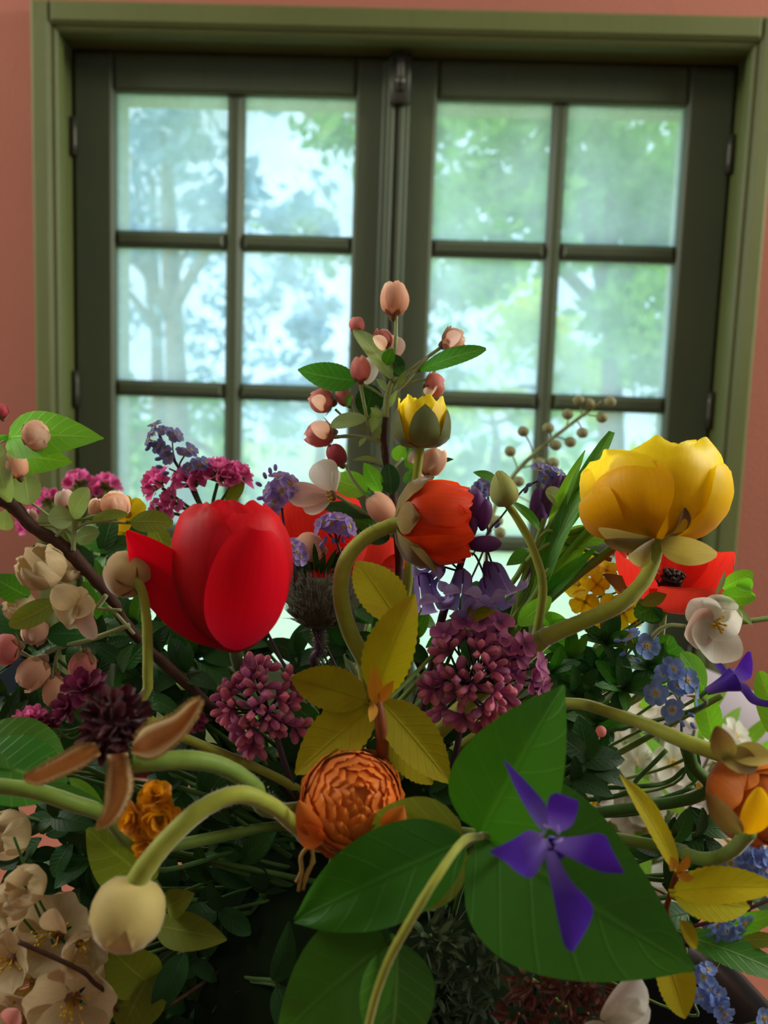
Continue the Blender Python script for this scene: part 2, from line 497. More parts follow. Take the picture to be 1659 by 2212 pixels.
def sash(x0, x1, cols, lab, hinge_x):
    e = bpy.data.objects.new('sash', None); COL.objects.link(e); e.parent = w.o; e.empty_display_size = .01; e['label'] = lab
    y0, y1 = 1.235, 1.262
    A = lambda n, *a, **k: w.add(n, box(*a, k.get('b', .005)), k.get('m', SASHG), e, smooth=False)
    A('stile', x0, cols[0][0], y0, y1, ZB + .002, ZT - .002)
    A('stile', cols[1][1], x1, y0, y1, ZB + .002, ZT - .002)
    A('rail', cols[0][0], cols[1][1], y0, y1, .5022, ZT - .002)
    A('rail', cols[0][0], cols[1][1], y0, y1, ZB + .002, -.401)
    A('muntin', cols[0][1], cols[1][0], y0 + .003, y1, -.401, .5022, b=.008)
    for (a, b), (c, d) in zip(ROWS[:-1], ROWS[1:]):
        for cx in cols: A('muntin', cx[0], cx[1], y0 + .003, y1, d, a, b=.008)
    for z0, z1 in ROWS:
        for cx in cols:
            # putty bead, then the pane
            A('pane', cx[0], cx[1], 1.2495, 1.2520, z0, z1, b=0, m=GLASS)
    for hz_ in (.43, .045, -.36):
        w.add('hinge', tube([(hinge_x, 1.229, hz_ - .028), (hinge_x, 1.229, hz_ + .028)], [.0055], 4, 8), IRON, e)
sash(XL + .002, -.031, [(-.4628, -.2875), (-.2617, -.0889)], 'left casement leaf', XL + .006)
sash(-.029, XR - .002, [(.0359, .213), (.2373, .4155)], 'right casement leaf', XR - .006)
w.add('cover_strip', merge([box(-.048, -.006, 1.226, 1.236, ZB + .01, ZT - .01, .003), box(-.040, -.029, 1.219, 1.227, ZB + .01, ZT - .01, .003),
                            box(-.022, -.013, 1.221, 1.227, ZB + .01, ZT - .01, .003)]), SASHG, smooth=False)
w.add('bolt', merge([box(-.036, -.006, 1.210, 1.222, .485, .556, .003), tube([(-.021, 1.206, .50), (-.021, 1.206, .552)], [.006], 4, 8),
                     tube([(-.021, 1.210, .512), (-.021, 1.193, .508)], [.005, .007], 4, 8)]), IRON)

# ------------------------------------------------------------------ the garden outside
GRASS = plain_mat('sunlit_lawn', hx('a3bd74'), hx('c4cf95'), 1.2, .9, spec=.1)
struct('garden_ground', box(-40, 40, 1.45, 60, -1.5, -1.4), GRASS, 'sunlit lawn seen through the panes')
BARKO = plain_mat('tree_bark', hx('6a5a48'), hx('4a3d30'), 20, .9)
def crown_mat(name, a, b, tr=.5, tc=(1.6, 1.8, .8)):
    k = NT(name); tx = k.n('TexCoord'); nz = k.noise(6, tx.outputs['Object'], 3); wn_ = k.n('TexWhiteNoise'); k.l(tx.outputs['Object'], wn_.inputs[0])
    c = k.mix(nz, a, b)
    return k.finish(c, .5, tr, k.mix(1.0, c, tc, 'MULTIPLY'), .3)
CR1 = crown_mat('foliage_mid', hx('4f8438'), hx('86b352'))
CR2 = crown_mat('foliage_dark', hx('3f7448'), hx('6a9a60'))
CR3 = crown_mat('foliage_yellow', hx('9dbb4a'), hx('d0d06a'))
CR4 = crown_mat('foliage_haze_blue', hx('5a86ac'), hx('8fb4cc'), .4, (1.0, 1.15, 1.2))  # tree shade and blue sky haze put into the leaf colour
def leaf_cloud(blobs, n, size):
    vs, fs = [], []
    tot = sum(b[3] * b[4] * b[5] for b in blobs)
    k = 0
    for (cx, cy, cz, rx, ry, rz) in blobs:
        m = int(n * rx * ry * rz / tot)
        # leaves gather in clumps, with gaps of sky between the clumps
        nc = 16
        d = RNG.normal(size=(nc, 3)); d /= np.linalg.norm(d, axis=1)[:, None]
        cc = np.array([cx, cy, cz]) + d * RNG.uniform(.2, 1.0, (nc, 1)) * np.array([rx, ry, rz])
        cr = RNG.uniform(.16, .42, nc) * (rx + ry + rz) / 3
        k_ = RNG.integers(0, nc, m)
        d = RNG.normal(size=(m, 3)); d /= np.linalg.norm(d, axis=1)[:, None]
        c = cc[k_] + d * (RNG.uniform(0, 1.0, (m, 1)) ** .5) * cr[k_][:, None] * np.array([1.25, 1.0, .75])
        a = RNG.normal(size=(m, 3)); a /= np.linalg.norm(a, axis=1)[:, None]
        b = np.cross(a, RNG.normal(size=(m, 3))); b /= np.linalg.norm(b, axis=1)[:, None]
        s = size * RNG.uniform(.6, 1.3, (m, 1))
        q = np.stack([c - a * s, c + b * s * .45, c + a * s, c - b * s * .45], 1).reshape(-1, 3)
        vs.append(q); fs += [(k + 4 * i, k + 4 * i + 1, k + 4 * i + 2, k + 4 * i + 3) for i in range(m)]; k += 4 * m
    v = np.concatenate(vs)
    return v, fs, np.zeros((len(v), 2))
def tree(label, x, y, h, blobs, n, size, mat, name='garden_tree'):
    t = Thing(name, label, 'tree', (x, y, -1.4), 'trees in the garden outside')
    t.add('trunk', tube([(x, y, -1.45), (x + .08, y, -.3), (x - .05, y + .1, h)], [.16, .11, .04], 10, 10, lump=.08), BARKO)
    for bx in blobs[:3]:
        t.add('branch', tube([(x, y, h * .4), ((x + bx[0]) / 2, (y + bx[1]) / 2, (h * .4 + bx[2]) / 2 + .15), bx[:3]], [.06, .04, .015], 8, 6), BARKO)
    t.add('crown', leaf_cloud(blobs, n, size), mat, kind='stuff')
tree('dense green tree outside, behind the upper right panes', 1.6, 6.2, 2.2, [(1.0, 5.8, 2.2, 1.3, .9, .9), (2.2, 6.4, 1.8, 1.2, 1.0, 1.2), (.5, 5.6, 1.4, .7, .6, .7), (1.7, 5.5, .8, .9, .7, .5)], 5600, .085, CR1)
tree('dark leaning tree outside, behind the middle of the window', .1, 9.6, 2.9, [(-.1, 9.4, 3.0, 1.3, 1.0, 1.0), (.7, 9.3, 1.8, 1.0, .9, .9), (-1.0, 9.6, 2.3, .9, .8, .6), (.2, 9.4, .8, 1.0, .7, .6)], 3000, .085, CR2)
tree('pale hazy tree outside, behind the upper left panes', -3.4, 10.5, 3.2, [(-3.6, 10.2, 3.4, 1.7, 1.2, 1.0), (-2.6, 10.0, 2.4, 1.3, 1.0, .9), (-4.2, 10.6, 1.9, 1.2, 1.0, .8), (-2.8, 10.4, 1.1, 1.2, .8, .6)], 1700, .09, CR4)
tree('nearer tree outside with blue haze in its leaf colour, seen through the left panes', -2.0, 6.6, 2.2, [(-2.0, 6.4, 2.3, 1.0, .7, .5), (-1.3, 6.5, 1.7, .7, .6, .4), (-2.5, 6.6, 1.4, .6, .6, .4)], 700, .09, CR4)
tree('yellow green shrub outside, low behind the right panes', 1.9, 3.9, .2, [(1.8, 3.8, .2, .55, .4, .6), (2.1, 4.0, -.4, .5, .4, .6), (1.4, 3.9, -.3, .35, .35, .4)], 2200, .06, CR3, 'garden_shrub')
tree('low green shrub outside, behind the lower left panes', -2.3, 8.0, -.4, [(-2.3, 7.9, -.7, 1.0, .7, .6), (-3.2, 8.2, -.5, .8, .6, .7), (-1.5, 8.2, -.9, .7, .6, .4)], 1900, .075, CR1, 'garden_shrub')
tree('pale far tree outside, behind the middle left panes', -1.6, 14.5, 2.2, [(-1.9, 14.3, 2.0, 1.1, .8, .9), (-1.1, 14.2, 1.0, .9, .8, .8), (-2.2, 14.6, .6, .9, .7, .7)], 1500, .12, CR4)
tree('pale yellow green tree outside, behind the middle right panes', 2.3, 13.0, 1.8, [(2.1, 12.8, 1.7, 1.2, .9, 1.0), (3.0, 12.9, .9, 1.0, .8, .8), (1.5, 12.8, .5, .9, .7, .7)], 1700, .11, CR3)
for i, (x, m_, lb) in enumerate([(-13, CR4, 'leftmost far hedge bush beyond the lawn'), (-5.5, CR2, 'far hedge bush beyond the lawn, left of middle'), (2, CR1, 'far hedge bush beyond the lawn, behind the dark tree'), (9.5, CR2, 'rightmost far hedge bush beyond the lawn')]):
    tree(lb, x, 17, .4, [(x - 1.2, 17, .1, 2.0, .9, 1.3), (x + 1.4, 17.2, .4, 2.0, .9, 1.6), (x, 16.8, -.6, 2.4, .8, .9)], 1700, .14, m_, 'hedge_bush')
# a drooping spray of big leaves just outside the second upper pane
b0 = np.array([-.18, 2.6, .98])
t = Thing('hanging_branch', 'drooping leafy branch just outside the second upper pane', 'branch', b0)
t.add('twig', tube([b0 + (-.5, .5, .5), b0 + (-.2, .2, .1), b0, b0 + (.04, 0, -.12)], [.012, .007, .004, .002], 14, 6), BARKO)
LFO = leaf_mat('outside_leaf', hx('5e8f3c'), hx('8fb45a'))
for dx, dz, L, a in [(0, -.02, .13, -60), (.03, -.1, .15, -95), (-.06, .03, .12, -120), (.05, -.06, .12, -40), (-.14, .1, .13, -80), (.0, .05, .11, -20), (-.22, .16, .12, -110)]:
    q = b0 + (dx, 0, dz); e = q + np.array([math.cos(rad(a)), -.2, math.sin(rad(a))]) * L
    t.add('leaf', petal(q, e, L * .5, (0, -1, .3), 'ovate', .1, .1), LFO)
# ------------------------------------------------------------------ plant materials
LG = leaf_mat('leaf_green', hx('47882c'), hx('94bc60'), .48)
LB = leaf_mat('leaf_bright', hx('7cbc3a'), hx('b4da70'), .62, rough=.5)
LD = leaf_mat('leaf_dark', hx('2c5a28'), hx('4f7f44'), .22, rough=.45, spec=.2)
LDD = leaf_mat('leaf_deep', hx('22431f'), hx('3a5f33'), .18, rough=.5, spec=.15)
LP = leaf_mat('leaf_periwinkle', hx('376f16'), hx('6f9e48'), .4, rough=.42, vamt=.10, spec=.22, nvein=6)
LS = leaf_mat('leaf_sage', hx('94a87a'), hx('c4d2ac'), .5, rough=.7, vamt=.3, spec=.1)
LO = leaf_mat('leaf_olive', hx('7d8a2e'), hx('a8ae50'), .38, rough=.6, spec=.15)
LY = leaf_mat('leaf_chartreuse', hx('b0a814'), hx('90880e'), .42, tcol=(1.5, 1.5, .6), rough=.6, vamt=.45, spec=.15, nvein=9, blotch=hx('a48a12'))
LYY = leaf_mat('leaf_yellow', hx('c2b81c'), hx('a09412'), .4, tcol=(1.5, 1.5, .6), rough=.6, vamt=.35, spec=.15, nvein=9)
LOR = leaf_mat('leaf_orange_tip', hx('b98426'), hx('8c4a22'), .3, tcol=(1.4, 1.1, .6), rough=.6)
ST = plain_mat('stem_green', hx('7f9a3c'), hx('5f7d2e'), 200, .55, .12, .25, .4)
STY = plain_mat('stem_yellow_green', hx('a9b040'), hx('8a9632'), 200, .55, .15, .25, .6)
STD = plain_mat('stem_dark_green', hx('4f7a34'), hx('3a5e26'), 200, .5, .1, .25, .2)
STS = plain_mat('stem_sage', hx('b4c088'), hx('98a872'), 200, .65, .3, .2, 1.0)
STP = plain_mat('stem_purple', hx('4a2f45'), hx('34202f'), 150, .5, .05, .3)
STR = plain_mat('stem_reddish', hx('8a4a22'), hx('6b3418'), 150, .5, .05, .3)
BARK = plain_mat('apple_bark', hx('53352a'), hx('2c1b15'), 220, .7, 0, .25, 0, .6, .001)
SEPB = petal_mat('sepal_brown_green', hx('8a8a3c'), hx('8f7a38'), hx('6a4a24'), .3, 1.3, .6, .4, .6)
SEPG = petal_mat('sepal_dark_olive', hx('7c8444'), hx('626c3c'), hx('4a5532'), .15, 1.2, .55, .3, .3)
SEPY = petal_mat('sepal_pale_yellow', hx('c2b85a'), hx('b9a84a'), hx('cdbf6a'), .35, 1.3, .6, .35, .7)
_k = NT('sepal_tan'); _x, _y, _uv = _k.uv()
_e = _k.math('MULTIPLY', _k.math('SUBTRACT', _k.math('ABSOLUTE', _k.math('SUBTRACT', _x, .5)), .22, True), 4.2, True)
_nz = _k.noise(260, _k.n('TexCoord').outputs['Object'], 3)
_c = _k.mix(_e, _k.mix(_nz, hx('8a4c22'), hx('a8702e')), hx('cdb888'))
SEPT = _k.finish(_c, .65, .3, None, .2, .9, _nz, .3, .0006)
SEPR = petal_mat('sepal_apple', hx('7a6a38'), hx('8a5a40'), hx('8f6a48'), .3, 1.2, .6, .3, .6)
TUL = petal_mat('tulip_red', hx('8c0020'), hx('c4001e'), hx('d8041c'), .42, 1.5, .52, .25, .1, .06)
RY = petal_mat('ranunculus_yellow', hx('ecc010'), hx('f8d810'), hx('fcec30'), .5, 1.2, .42, .12, .1, .08)
RY2 = petal_mat('ranunculus_golden', hx('f0b808'), hx('f4bc0a'), hx('f8cc18'), .45, 1.25, .45, .15, .1, .08)
ROR = petal_mat('ranunculus_orange', hx('c83c08'), hx('e2480c'), hx('ea4a14'), .45, 1.5, .42, .35, .1, .1)
ROD = petal_mat('ranunculus_burnt_orange', hx('c24e18'), hx('e07626'), hx('e88a38'), .32, 1.3, .45, .3, .15, .16)
POP = petal_mat('poppy_red', hx('b80c0c'), hx('dc2418'), hx('e2382c'), .45, 1.5, .42, .35, .2, .1)
POC = petal_mat('poppy_coral', hx('c82820'), hx('d83a30'), hx('d8402c'), .45, 1.4, .45, .3, .2, .08)
BUP = petal_mat('bud_peach', hx('e8b890'), hx('f4ccb0'), hx('f6d8c2'), .58, 1.25, .5, .25, .25, .15)
BUK = petal_mat('bud_pink', hx('dc8c80'), hx('ecA09c'), hx('f0b4ac'), .55, 1.3, .5, .25, .25, .18)
BUR = petal_mat('bud_rose_red', hx('a83848'), hx('c04858'), hx('cc6068'), .38, 1.4, .5, .35, .2, .1)
BLW = petal_mat('blossom_white', hx('e0dac4'), hx('e8e6da'), hx('eeeee6'), .5, 1.1, .55, .2, .2, .06)
BLP = petal_mat('blossom_blush', hx('e0b0a0'), hx('e8c4b4'), hx('ecd8cc'), .5, 1.2, .55, .25, .2, .08)
BLC = petal_mat('blossom_cream', hx('c2a878'), hx('d2bc90'), hx('d6c49c'), .4, 1.1, .6, .3, .2, .08)
LILB = petal_mat('lilac_bud', hx('a84880'), hx('c8608c'), hx('e892a4'), .35, 1.3, .5, .3, .2, .22)
LILO = petal_mat('lilac_floret', hx('a04888'), hx('c86ca4'), hx('d88cb4'), .42, 1.3, .5, .25, .2, .15)
BBL = petal_mat('bluebell', hx('8a6cb8'), hx('a890d8'), hx('c4b8ec'), .55, 1.3, .45, .4, .2, .14)
BBD = petal_mat('bluebell_bud', hx('5c3870'), hx('7a4a8c'), hx('6c4480'), .4, 1.3, .45, .3, .2, .12)
VIN = petal_mat('periwinkle_violet', hx('7c68c4'), hx('5028b4'), hx('4a22a8'), .38, 1.4, .5, .25, .2, .1)
FMB = petal_mat('forget_me_not_blue', hx('c4d0f0'), hx('7896d8'), hx('809cdc'), .4, 1.3, .5, .15, .2, .12)
FMP = petal_mat('forget_me_not_mauve', hx('c0b4d8'), hx('9a86c4'), hx('a490c8'), .48, 1.3, .5, .15, .2, .14)
FMD = petal_mat('forget_me_not_dusky', hx('9a98bc'), hx('7c7eb4'), hx('8486b8'), .45, 1.3, .5, .15, .2, .12)
STA = petal_mat('statice_pink', hx('c080a8'), hx('d65a9c'), hx('e27cb4'), .5, 1.4, .55, .3, .2, .15)
MAR = petal_mat('maroon_petal', hx('24080e'), hx('3a0a16'), hx('4a1420'), .2, 1.3, .6, .3, .3, .2)
KER = petal_mat('golden_petal', hx('c88408'), hx('d8920c'), hx('e09c10'), .38, 1.3, .5, .3, .2, .1)
MAG = petal_mat('magenta_petal', hx('58163a'), hx('702044'), hx('803054'), .35, 1.3, .55, .3, .2, .15)
YEL = plain_mat('yellow_anther', hx('d8b030'), hx('b88a1c'), 300, .6, .1)
DARKC = plain_mat('dark_stamen', hx('2a1a20'), hx('140c10'), 200, .6)
HAIR = plain_mat('brown_hair', hx('5c5440'), hx('3a3626'), 200, .6, .1, .2, .4)
STRAW = plain_mat('dry_straw', hx('b09050'), hx('8f6f38'), 160, .7, .15)
BUDG = plain_mat('bud_green', hx('a8b060'), hx('8c964a'), 90, .6, .2, .2, .5)
BUDW = plain_mat('bud_cream', hx('d8cc88'), hx('b9a25c'), 60, .6, .2, .2, .7)
BUDH = plain_mat('bud_hairy_tan', hx('b8aa62'), hx('a8705a'), 90, .65, .15, .2, .9)
SEED = plain_mat('pale_seed', hx('b0b088'), hx('8f9068'), 80, .6, .35)

# ------------------------------------------------------------------ builders
FOAM = np.array([0.0, .405, -.30])
def foam_pt():
    a = random.uniform(0, 6.28); r = random.uniform(.01, .07)
    return FOAM + np.array([math.cos(a) * r, math.sin(a) * r, .06])
def Q(p): return P(*p)
def stem(t, pts, r, mat=ST, name='stem', foam=True, seg=8, via=None, lump=.03, parent=None):
    d = pts[0][2]
    w_ = [Q(p) for p in pts]
    rr = [px(x, d) for x in np.atleast_1d(r)]
    if foam:
        e = foam_pt(); w_ = w_ + [w_[-1] * .45 + e * .55 + np.array([0, 0, .012]), e]
    return t.add(name, tube(w_, rr, 7 * (len(w_) - 1), seg, lump=lump), mat, parent)
def leaf(t, b, e, w, mat=LG, face=(0, .25, 1), name='leaf', parent=None, pet=0, **k):
    k.setdefault('bend', .06); k.setdefault('fold', .12); k.setdefault('nu', 14); k.setdefault('serr', 0.0)
    if k['serr']: k['nu'] = 28; k.setdefault('nser', 13)
    dm = (b[2] + e[2]) / 2
    k.setdefault('seed', random.random() * 6)
    g = petal(Q(b), Q(e), px(w, dm), V(*face), k.pop('prof', 'ovate'), **k)
    if pet:
        g = merge([g, tube([Q(b), Q(b) + (Q(b) - Q(e)) * pet], [px(w * .045 + 1, dm)], 4, 6)])
    return t.add(name, g, mat, parent)
def ptl(t, b, e, w, mat, face=(0, 0, 1), name='petal', parent=None, **k):
    k.setdefault('prof', 'obov')
    return leaf(t, b, e, w, mat, face, name, parent, **k)
def adir(ang, tz=0.0):
    return V(math.cos(rad(ang)), math.sin(rad(ang)), tz)
def bud(t, x, y, d, w, h, ang, mat, tz=.15, sepal=SEPR, ns=5, slen=.42, flip=0.0, np_=4, name='bud', tw=0.0):
    A = adir(ang, tz); H = px(h, d); R = px(w, d) / 2; c = Q((x, y, d)) - A * H / 2
    o = t.add(name, lathe(c, A, EGG, R * .93, H * .97, 12), mat)
    for i in range(np_):
        t.add('petal', shell(c, A, 360 / np_ * i + 25 + (w * 7 + h * 3) % 90, 58 + (w * 5 + i * 13) % 16, R * (1.0 + .07 * (i % 2) + .03 * ((w + i) % 3)), H * (.96 + .05 * ((w + i) % 3)), 'ovoid', 'wide' if (w + i) % 2 else 'round', 0, .93 + .02 * (i % 3), seed=i + w, nu=10, nv=8, ruf=.05, wob=.04), mat, o)
    for i in range(ns):
        t.add('sepal', shell(c - A * H * .02, A, 360 / ns * i + 10 + h % 30, 26, R * 1.07, H, 'ovoid', 'ovate', 0, slen, tip=flip, nu=7, nv=4), sepal, o)
    # little swollen receptacle under the bud
    t.add('receptacle', lathe(c - A * H * .17, A, ([.3, .7, .9, .75], [0, .35, .75, 1.0]), R * .42, H * .22, 8), sepal, o)
    return o, c - A * H * .15
FOL = {}
def flower5(t, loc, A, R, mat, eye=YEL, parent=None, name='flower', npet=5, roll=None, cup=.25):
    """a small flat flower: the eye is the part, the petals its sub-parts, all sharing meshes"""
    key = (mat.name, npet, cup)
    if key not in FOL:
        gp = petal((.12, 0, .02), (1.0, 0, .12), .92 if npet == 5 else 1.05, (0, 0, 1), 'wide', bend=-.04, cup=cup, nu=8, nv=6)
        ge = merge([lathe(np.array((0, 0, -.0)), (0, 0, 1), ([.35, 1, 1, .6, .3], [0, .3, .7, 1, .6]), .2, .14, 10, front=(1, 0, 0), sub=1),
                    lathe(np.array((0, 0, -.7)), (0, 0, 1), ([.3, .5, 1, .9], [0, .3, .8, 1]), .13, .7, 8, front=(1, 0, 0), sub=1)])
        FOL[key] = (mesh_from('petal', gp, mat), mesh_from(name, ge, eye))
    mp, me = FOL[key]
    roll = random.uniform(0, 6.28) if roll is None else roll
    A_, e1, e2 = axes(A)
    x = e1 * math.cos(roll) + e2 * math.sin(roll)
    f = t.inst(name, me, frame(loc, A_, x, R), parent)
    for i in range(npet):
        m = Matrix.Rotation(2 * math.pi * i / npet, 4, 'Z') @ Matrix.Rotation(random.uniform(-.15, .1), 4, 'Y')
        o = bpy.data.objects.new('petal', mp); COL.objects.link(o); o.parent = f; o.matrix_basis = m
    return f
def scatter_dirs(n, cone, A, seed=1):
    r = np.random.default_rng(seed); out = []
    A, e1, e2 = axes(A)
    for i in range(n):
        z = 1 - (i + .5) / n * (1 - math.cos(cone)); a = i * 2.39996 + r.uniform(-.3, .3)
        s = math.sqrt(max(0, 1 - z * z)); out.append(nrm(A * z + e1 * s * math.cos(a) + e2 * s * math.sin(a)))
    return out
LILM = {}
def lilac(t, x, y, d, rx, ry, n, A, seed, size=30, openfrac=.0, mat=LILB):
    """a truss of four-lobed buds on branching stalks"""
    c = Q((x, y, d)); r = random.Random(seed)
    if 'b' not in LILM:
        gb = lathe(np.array((0, 0, 0.)), (0, 0, 1), ([.30, .32, .40, .72, .98, 1.0, .86, .55, .12], [0, .18, .34, .46, .60, .74, .88, .96, 1.0]), .17, 1.0, 16, 4, .2, front=(1, 0, 0), sub=1)
        LILM['b'] = mesh_from('bud', gb, LILB)
        LILM['b2'] = mesh_from('bud', gb, LILO)
    hub = c - nrm(A) * px((rx + ry) * .32, d)
    t.add('stalk', tube([hub, (hub + foam_pt()) / 2, foam_pt()], [px(7, d), px(9, d)], 10, 7), STP)
    sub = []
    for dv in scatter_dirs(n // 7, 1.75, A, seed):
        lo = np.array([np.dot(dv, CR), np.dot(dv, CU), np.dot(dv, CT)])
        jt = r.uniform(.62, 1.12)
        p = c + CR * lo[0] * px(rx * .66 * jt, d) + CU * lo[1] * px(ry * .66 * jt, d) + CT * lo[2] * px(rx * .5 * jt, d)
        sub.append((p, dv))
        t.add('stalk', tube([hub, (hub + p) / 2 + dv * px(6, d), p], [px(4, d), px(2.4, d)], 6, 5), STP)
    for p, dv in sub:
        for k, q in enumerate(scatter_dirs(7, 1.35, dv, r.randint(0, 999))):
            s = px(size * 1.55 * r.uniform(.8, 1.15), d)
            if r.random() < openfrac:
                flower5(t, p + q * s * .85, q, s * .42, LILO, LILM_EYE, npet=4, name='floret', cup=.5)
            else:
                t.inst('bud', LILM['b'] if r.random() > .25 else LILM['b2'], frame(p + q * s * .02, q, CR, s))
LILM_EYE = plain_mat('lilac_throat', hx('8a4a80'), hx('6a2c5c'), 200, .5, .1)
def fmn(t, flowers, d, stems, mat=FMB, R=27, stmat=STD, budpts=()):
    """forget-me-not spray: flowers [(x, y, r, u, t[, scale])]"""
    for f in flowers:
        x, y, r_, u_, t_ = f[:5]; k = f[5] if len(f) > 5 else 1
        flower5(t, Q((x, y, d)), V(r_, u_, t_), px(R * k, d), mat)
    for s in stems: stem(t, [(p[0], p[1], d + (p[2] if len(p) > 2 else .004)) for p in s[0]], s[1], stmat, foam=s[2] if len(s) > 2 else False, seg=6)
    for (x, y, a) in budpts:
        A = adir(a, .2); c = Q((x, y, d))
        t.add('bud', lathe(c, A, EGG, px(4.6, d), px(16, d), 7, sub=1), mat)
def hairs(pts, dirs, L, r):
    g = []
    for p, q in zip(pts, dirs):
        x = nrm(np.cross(q, [.3, .7, .2])); y = np.cross(q, x)
        b = [p + x * r, p - x * r * .5 + y * r * .87, p - x * r * .5 - y * r * .87, p + q * L]
        g.append((np.array(b), [(0, 1, 3), (1, 2, 3), (2, 0, 3)], np.zeros((4, 2))))
    return merge(g)
def fuzz(t, path, r, d, n=160, L=9, name='fuzz', parent=None, mat=STS):
    c = spline([Q(p) for p in path], 60); P_, D_ = [], []
    for i in range(n):
        k = random.randrange(59); tg = nrm(c[k + 1] - c[k]); q = nrm(np.cross(tg, RNG.normal(size=3)))
        P_.append(c[k] + q * px(r, d) * .95); D_.append(nrm(q + tg * .2))
    t.add(name, hairs(P_, D_, px(L, d), px(.55, d)), mat, parent, kind='stuff')

def line_at(pts, n):
    """a polyline of pixels resampled evenly"""
    p = np.asarray(pts, float); L = np.concatenate([[0], np.cumsum(np.linalg.norm(np.diff(p, axis=0), axis=1))])
    c = spline(np.c_[p, np.zeros(len(p))], 60)[:, :2]
    L = np.concatenate([[0], np.cumsum(np.linalg.norm(np.diff(c, axis=0), axis=1))]); s_ = np.linspace(0, L[-1], n)
    return np.stack([np.interp(s_, L, c[:, 0]), np.interp(s_, L, c[:, 1])], 1)
def outl(t, A, B, d0, d1, mat, name='petal', parent=None, cup=.2, nu=18, nv=9, bulge=0.0, roll=0.0):
    """a petal between two edges A and B running from its base to its tip; d0, d1 are the depths there"""
    a, b = line_at(A, nu), line_at(B, nu); G = np.zeros((nu, nv, 3))
    for i in range(nu):
        u = i / (nu - 1); d = d0 + (d1 - d0) * u; w_ = px(np.linalg.norm(a[i] - b[i]), d)
        for j in range(nv):
            v = j / (nv - 1); q = a[i] * (1 - v) + b[i] * v
            dd = d + cup * w_ * (.25 - (v - .5) ** 2) - bulge * math.sin(math.pi * u) + roll * w_ * (v - .5)
            G[i, j] = P(q[0], q[1], dd)
    return t.add(name, grid(G), mat, parent)
# ------------------------------------------------------------------ table, bowl and what stands behind
TZ = -.455
TABLE = plain_mat('terracotta_tabletop', hx('a0604e'), hx('8f5242'), 14, .6, 0, .3)
t = Thing('table', 'terracotta pink painted table under the bowl of flowers', 'table', (0, .30, FZ))
t.add('tabletop', box(-.85, .85, -.45, .93, TZ - .035, TZ, .0), TABLE, smooth=False)
for x in (-.78, .78):
    for y in (-.38, .86):
        t.add('leg', box(x - .03, x + .03, y - .03, y + .03, FZ, TZ - .035), TABLE, smooth=False)
t.add('apron', merge([box(-.75, .75, -.40, -.37, TZ - .13, TZ - .035), box(-.75, .75, .85, .88, TZ - .13, TZ - .035)]), TABLE, smooth=False)
BOWLM = plain_mat('dark_glazed_bowl', hx('20242a'), hx('14171c'), 40, .3, 0, .4)
t = Thing('flower_bowl', 'wide dark glazed bowl holding the bouquet', 'bowl', (.02, .385, TZ))
prof = ([.45, .50, .52, .72, .92, 1.0, 1.03, 1.0, .97, .88, .68, .40, .02], [0, 0, .06, .25, .60, .92, 1.0, 1.02, .98, .60, .28, .14, .12])
t.add('body', lathe(np.array((.02, .385, TZ)), (0, 0, 1), prof, .205, .128, 48, sub=2), BOWLM)
FOAMM = plain_mat('dark_floral_foam', hx('1c2a18'), hx('101a0e'), 60, .95, 0, .05, 0, .5, .002)
t = Thing('floral_foam', 'dark green dome of floral foam in the bowl under the stems', 'foam', (0, .405, TZ + .03))
t.add('block', lathe(np.array((0, .405, TZ + .03)), (0, 0, 1), ([.5, .95, 1.0, .97, .86, .66, .36, .03], [0, .2, .45, .65, .82, .93, .985, 1.0]), .125, .215, 24, 5, .02), FOAMM)
CABM = plain_mat('dark_navy_wood', hx('20222e'), hx('14151d'), 10, .5)
t = Thing('cabinet', 'dark navy cabinet standing left below the window', 'cabinet', (-.95, 1.05, FZ))
t.add('body', box(-1.38, -.56, .95, 1.16, FZ + .04, -.34), CABM, smooth=False)
t.add('top', box(-1.40, -.545, .94, 1.165, -.34, -.315, .004), CABM, smooth=False)
for x0, x1 in ((-1.37, -.975), (-.965, -.57)):
    dr = t.add('door', box(x0, x1, .935, .95, FZ + .06, -.36, .004), CABM, smooth=False)
    t.add('knob', ball(((x0 + x1) / 2 + (.16 if x0 < -1 else -.16), .925, -.7), .014, (0, -1, 0)), IRON, dr)
for x in (-1.33, -.61):
    t.add('foot', box(x - .03, x + .03, .97, 1.03, FZ, FZ + .04), CABM, smooth=False)
# pale wrapping paper and a bunch of white flowers lying on the table behind
PAPER = plain_mat('pale_wrapping_paper', hx('dcd4dc'), hx('c6bcd0'), 9, .8, .3)
PAPER2 = plain_mat('cream_paper', hx('d8c8ac'), hx('c9b696'), 9, .8, .3)
def sheet(x0, x1, y, z0, z1, lean, amp, seed):
    r = np.random.default_rng(seed); nu, nv = 14, 18
    G = np.zeros((nu, nv, 3)); a = r.uniform(0, 6, 6)
    for i in range(nu):
        for j in range(nv):
            u, v = i / (nu - 1), j / (nv - 1)
            k = math.sin(5 * v + a[0] + 2 * u) * .5 + math.sin(11 * v + a[1] - 3 * u) * .25 + math.sin(7 * u + a[2] + 3 * v) * .3
            G[i, j] = (x0 + (x1 - x0) * v + .01 * math.sin(6 * u + a[3]), y + lean * u + amp * k, z0 + (z1 - z0) * u + .018 * math.sin(9 * v + a[4]) * u)
    return grid(G)
t = Thing('wrapping_paper', 'crumpled lilac white wrapping paper standing on the table by the right wall', 'paper', (.44, .80, TZ))
t.add('sheet', sheet(.30, .62, .78, TZ, -.275, .08, .016, 3), PAPER)
t.add('inner_sheet', sheet(.32, .60, .72, TZ, -.335, .03, .014, 5), PAPER2)
cb = P(1405, 1690, .64)
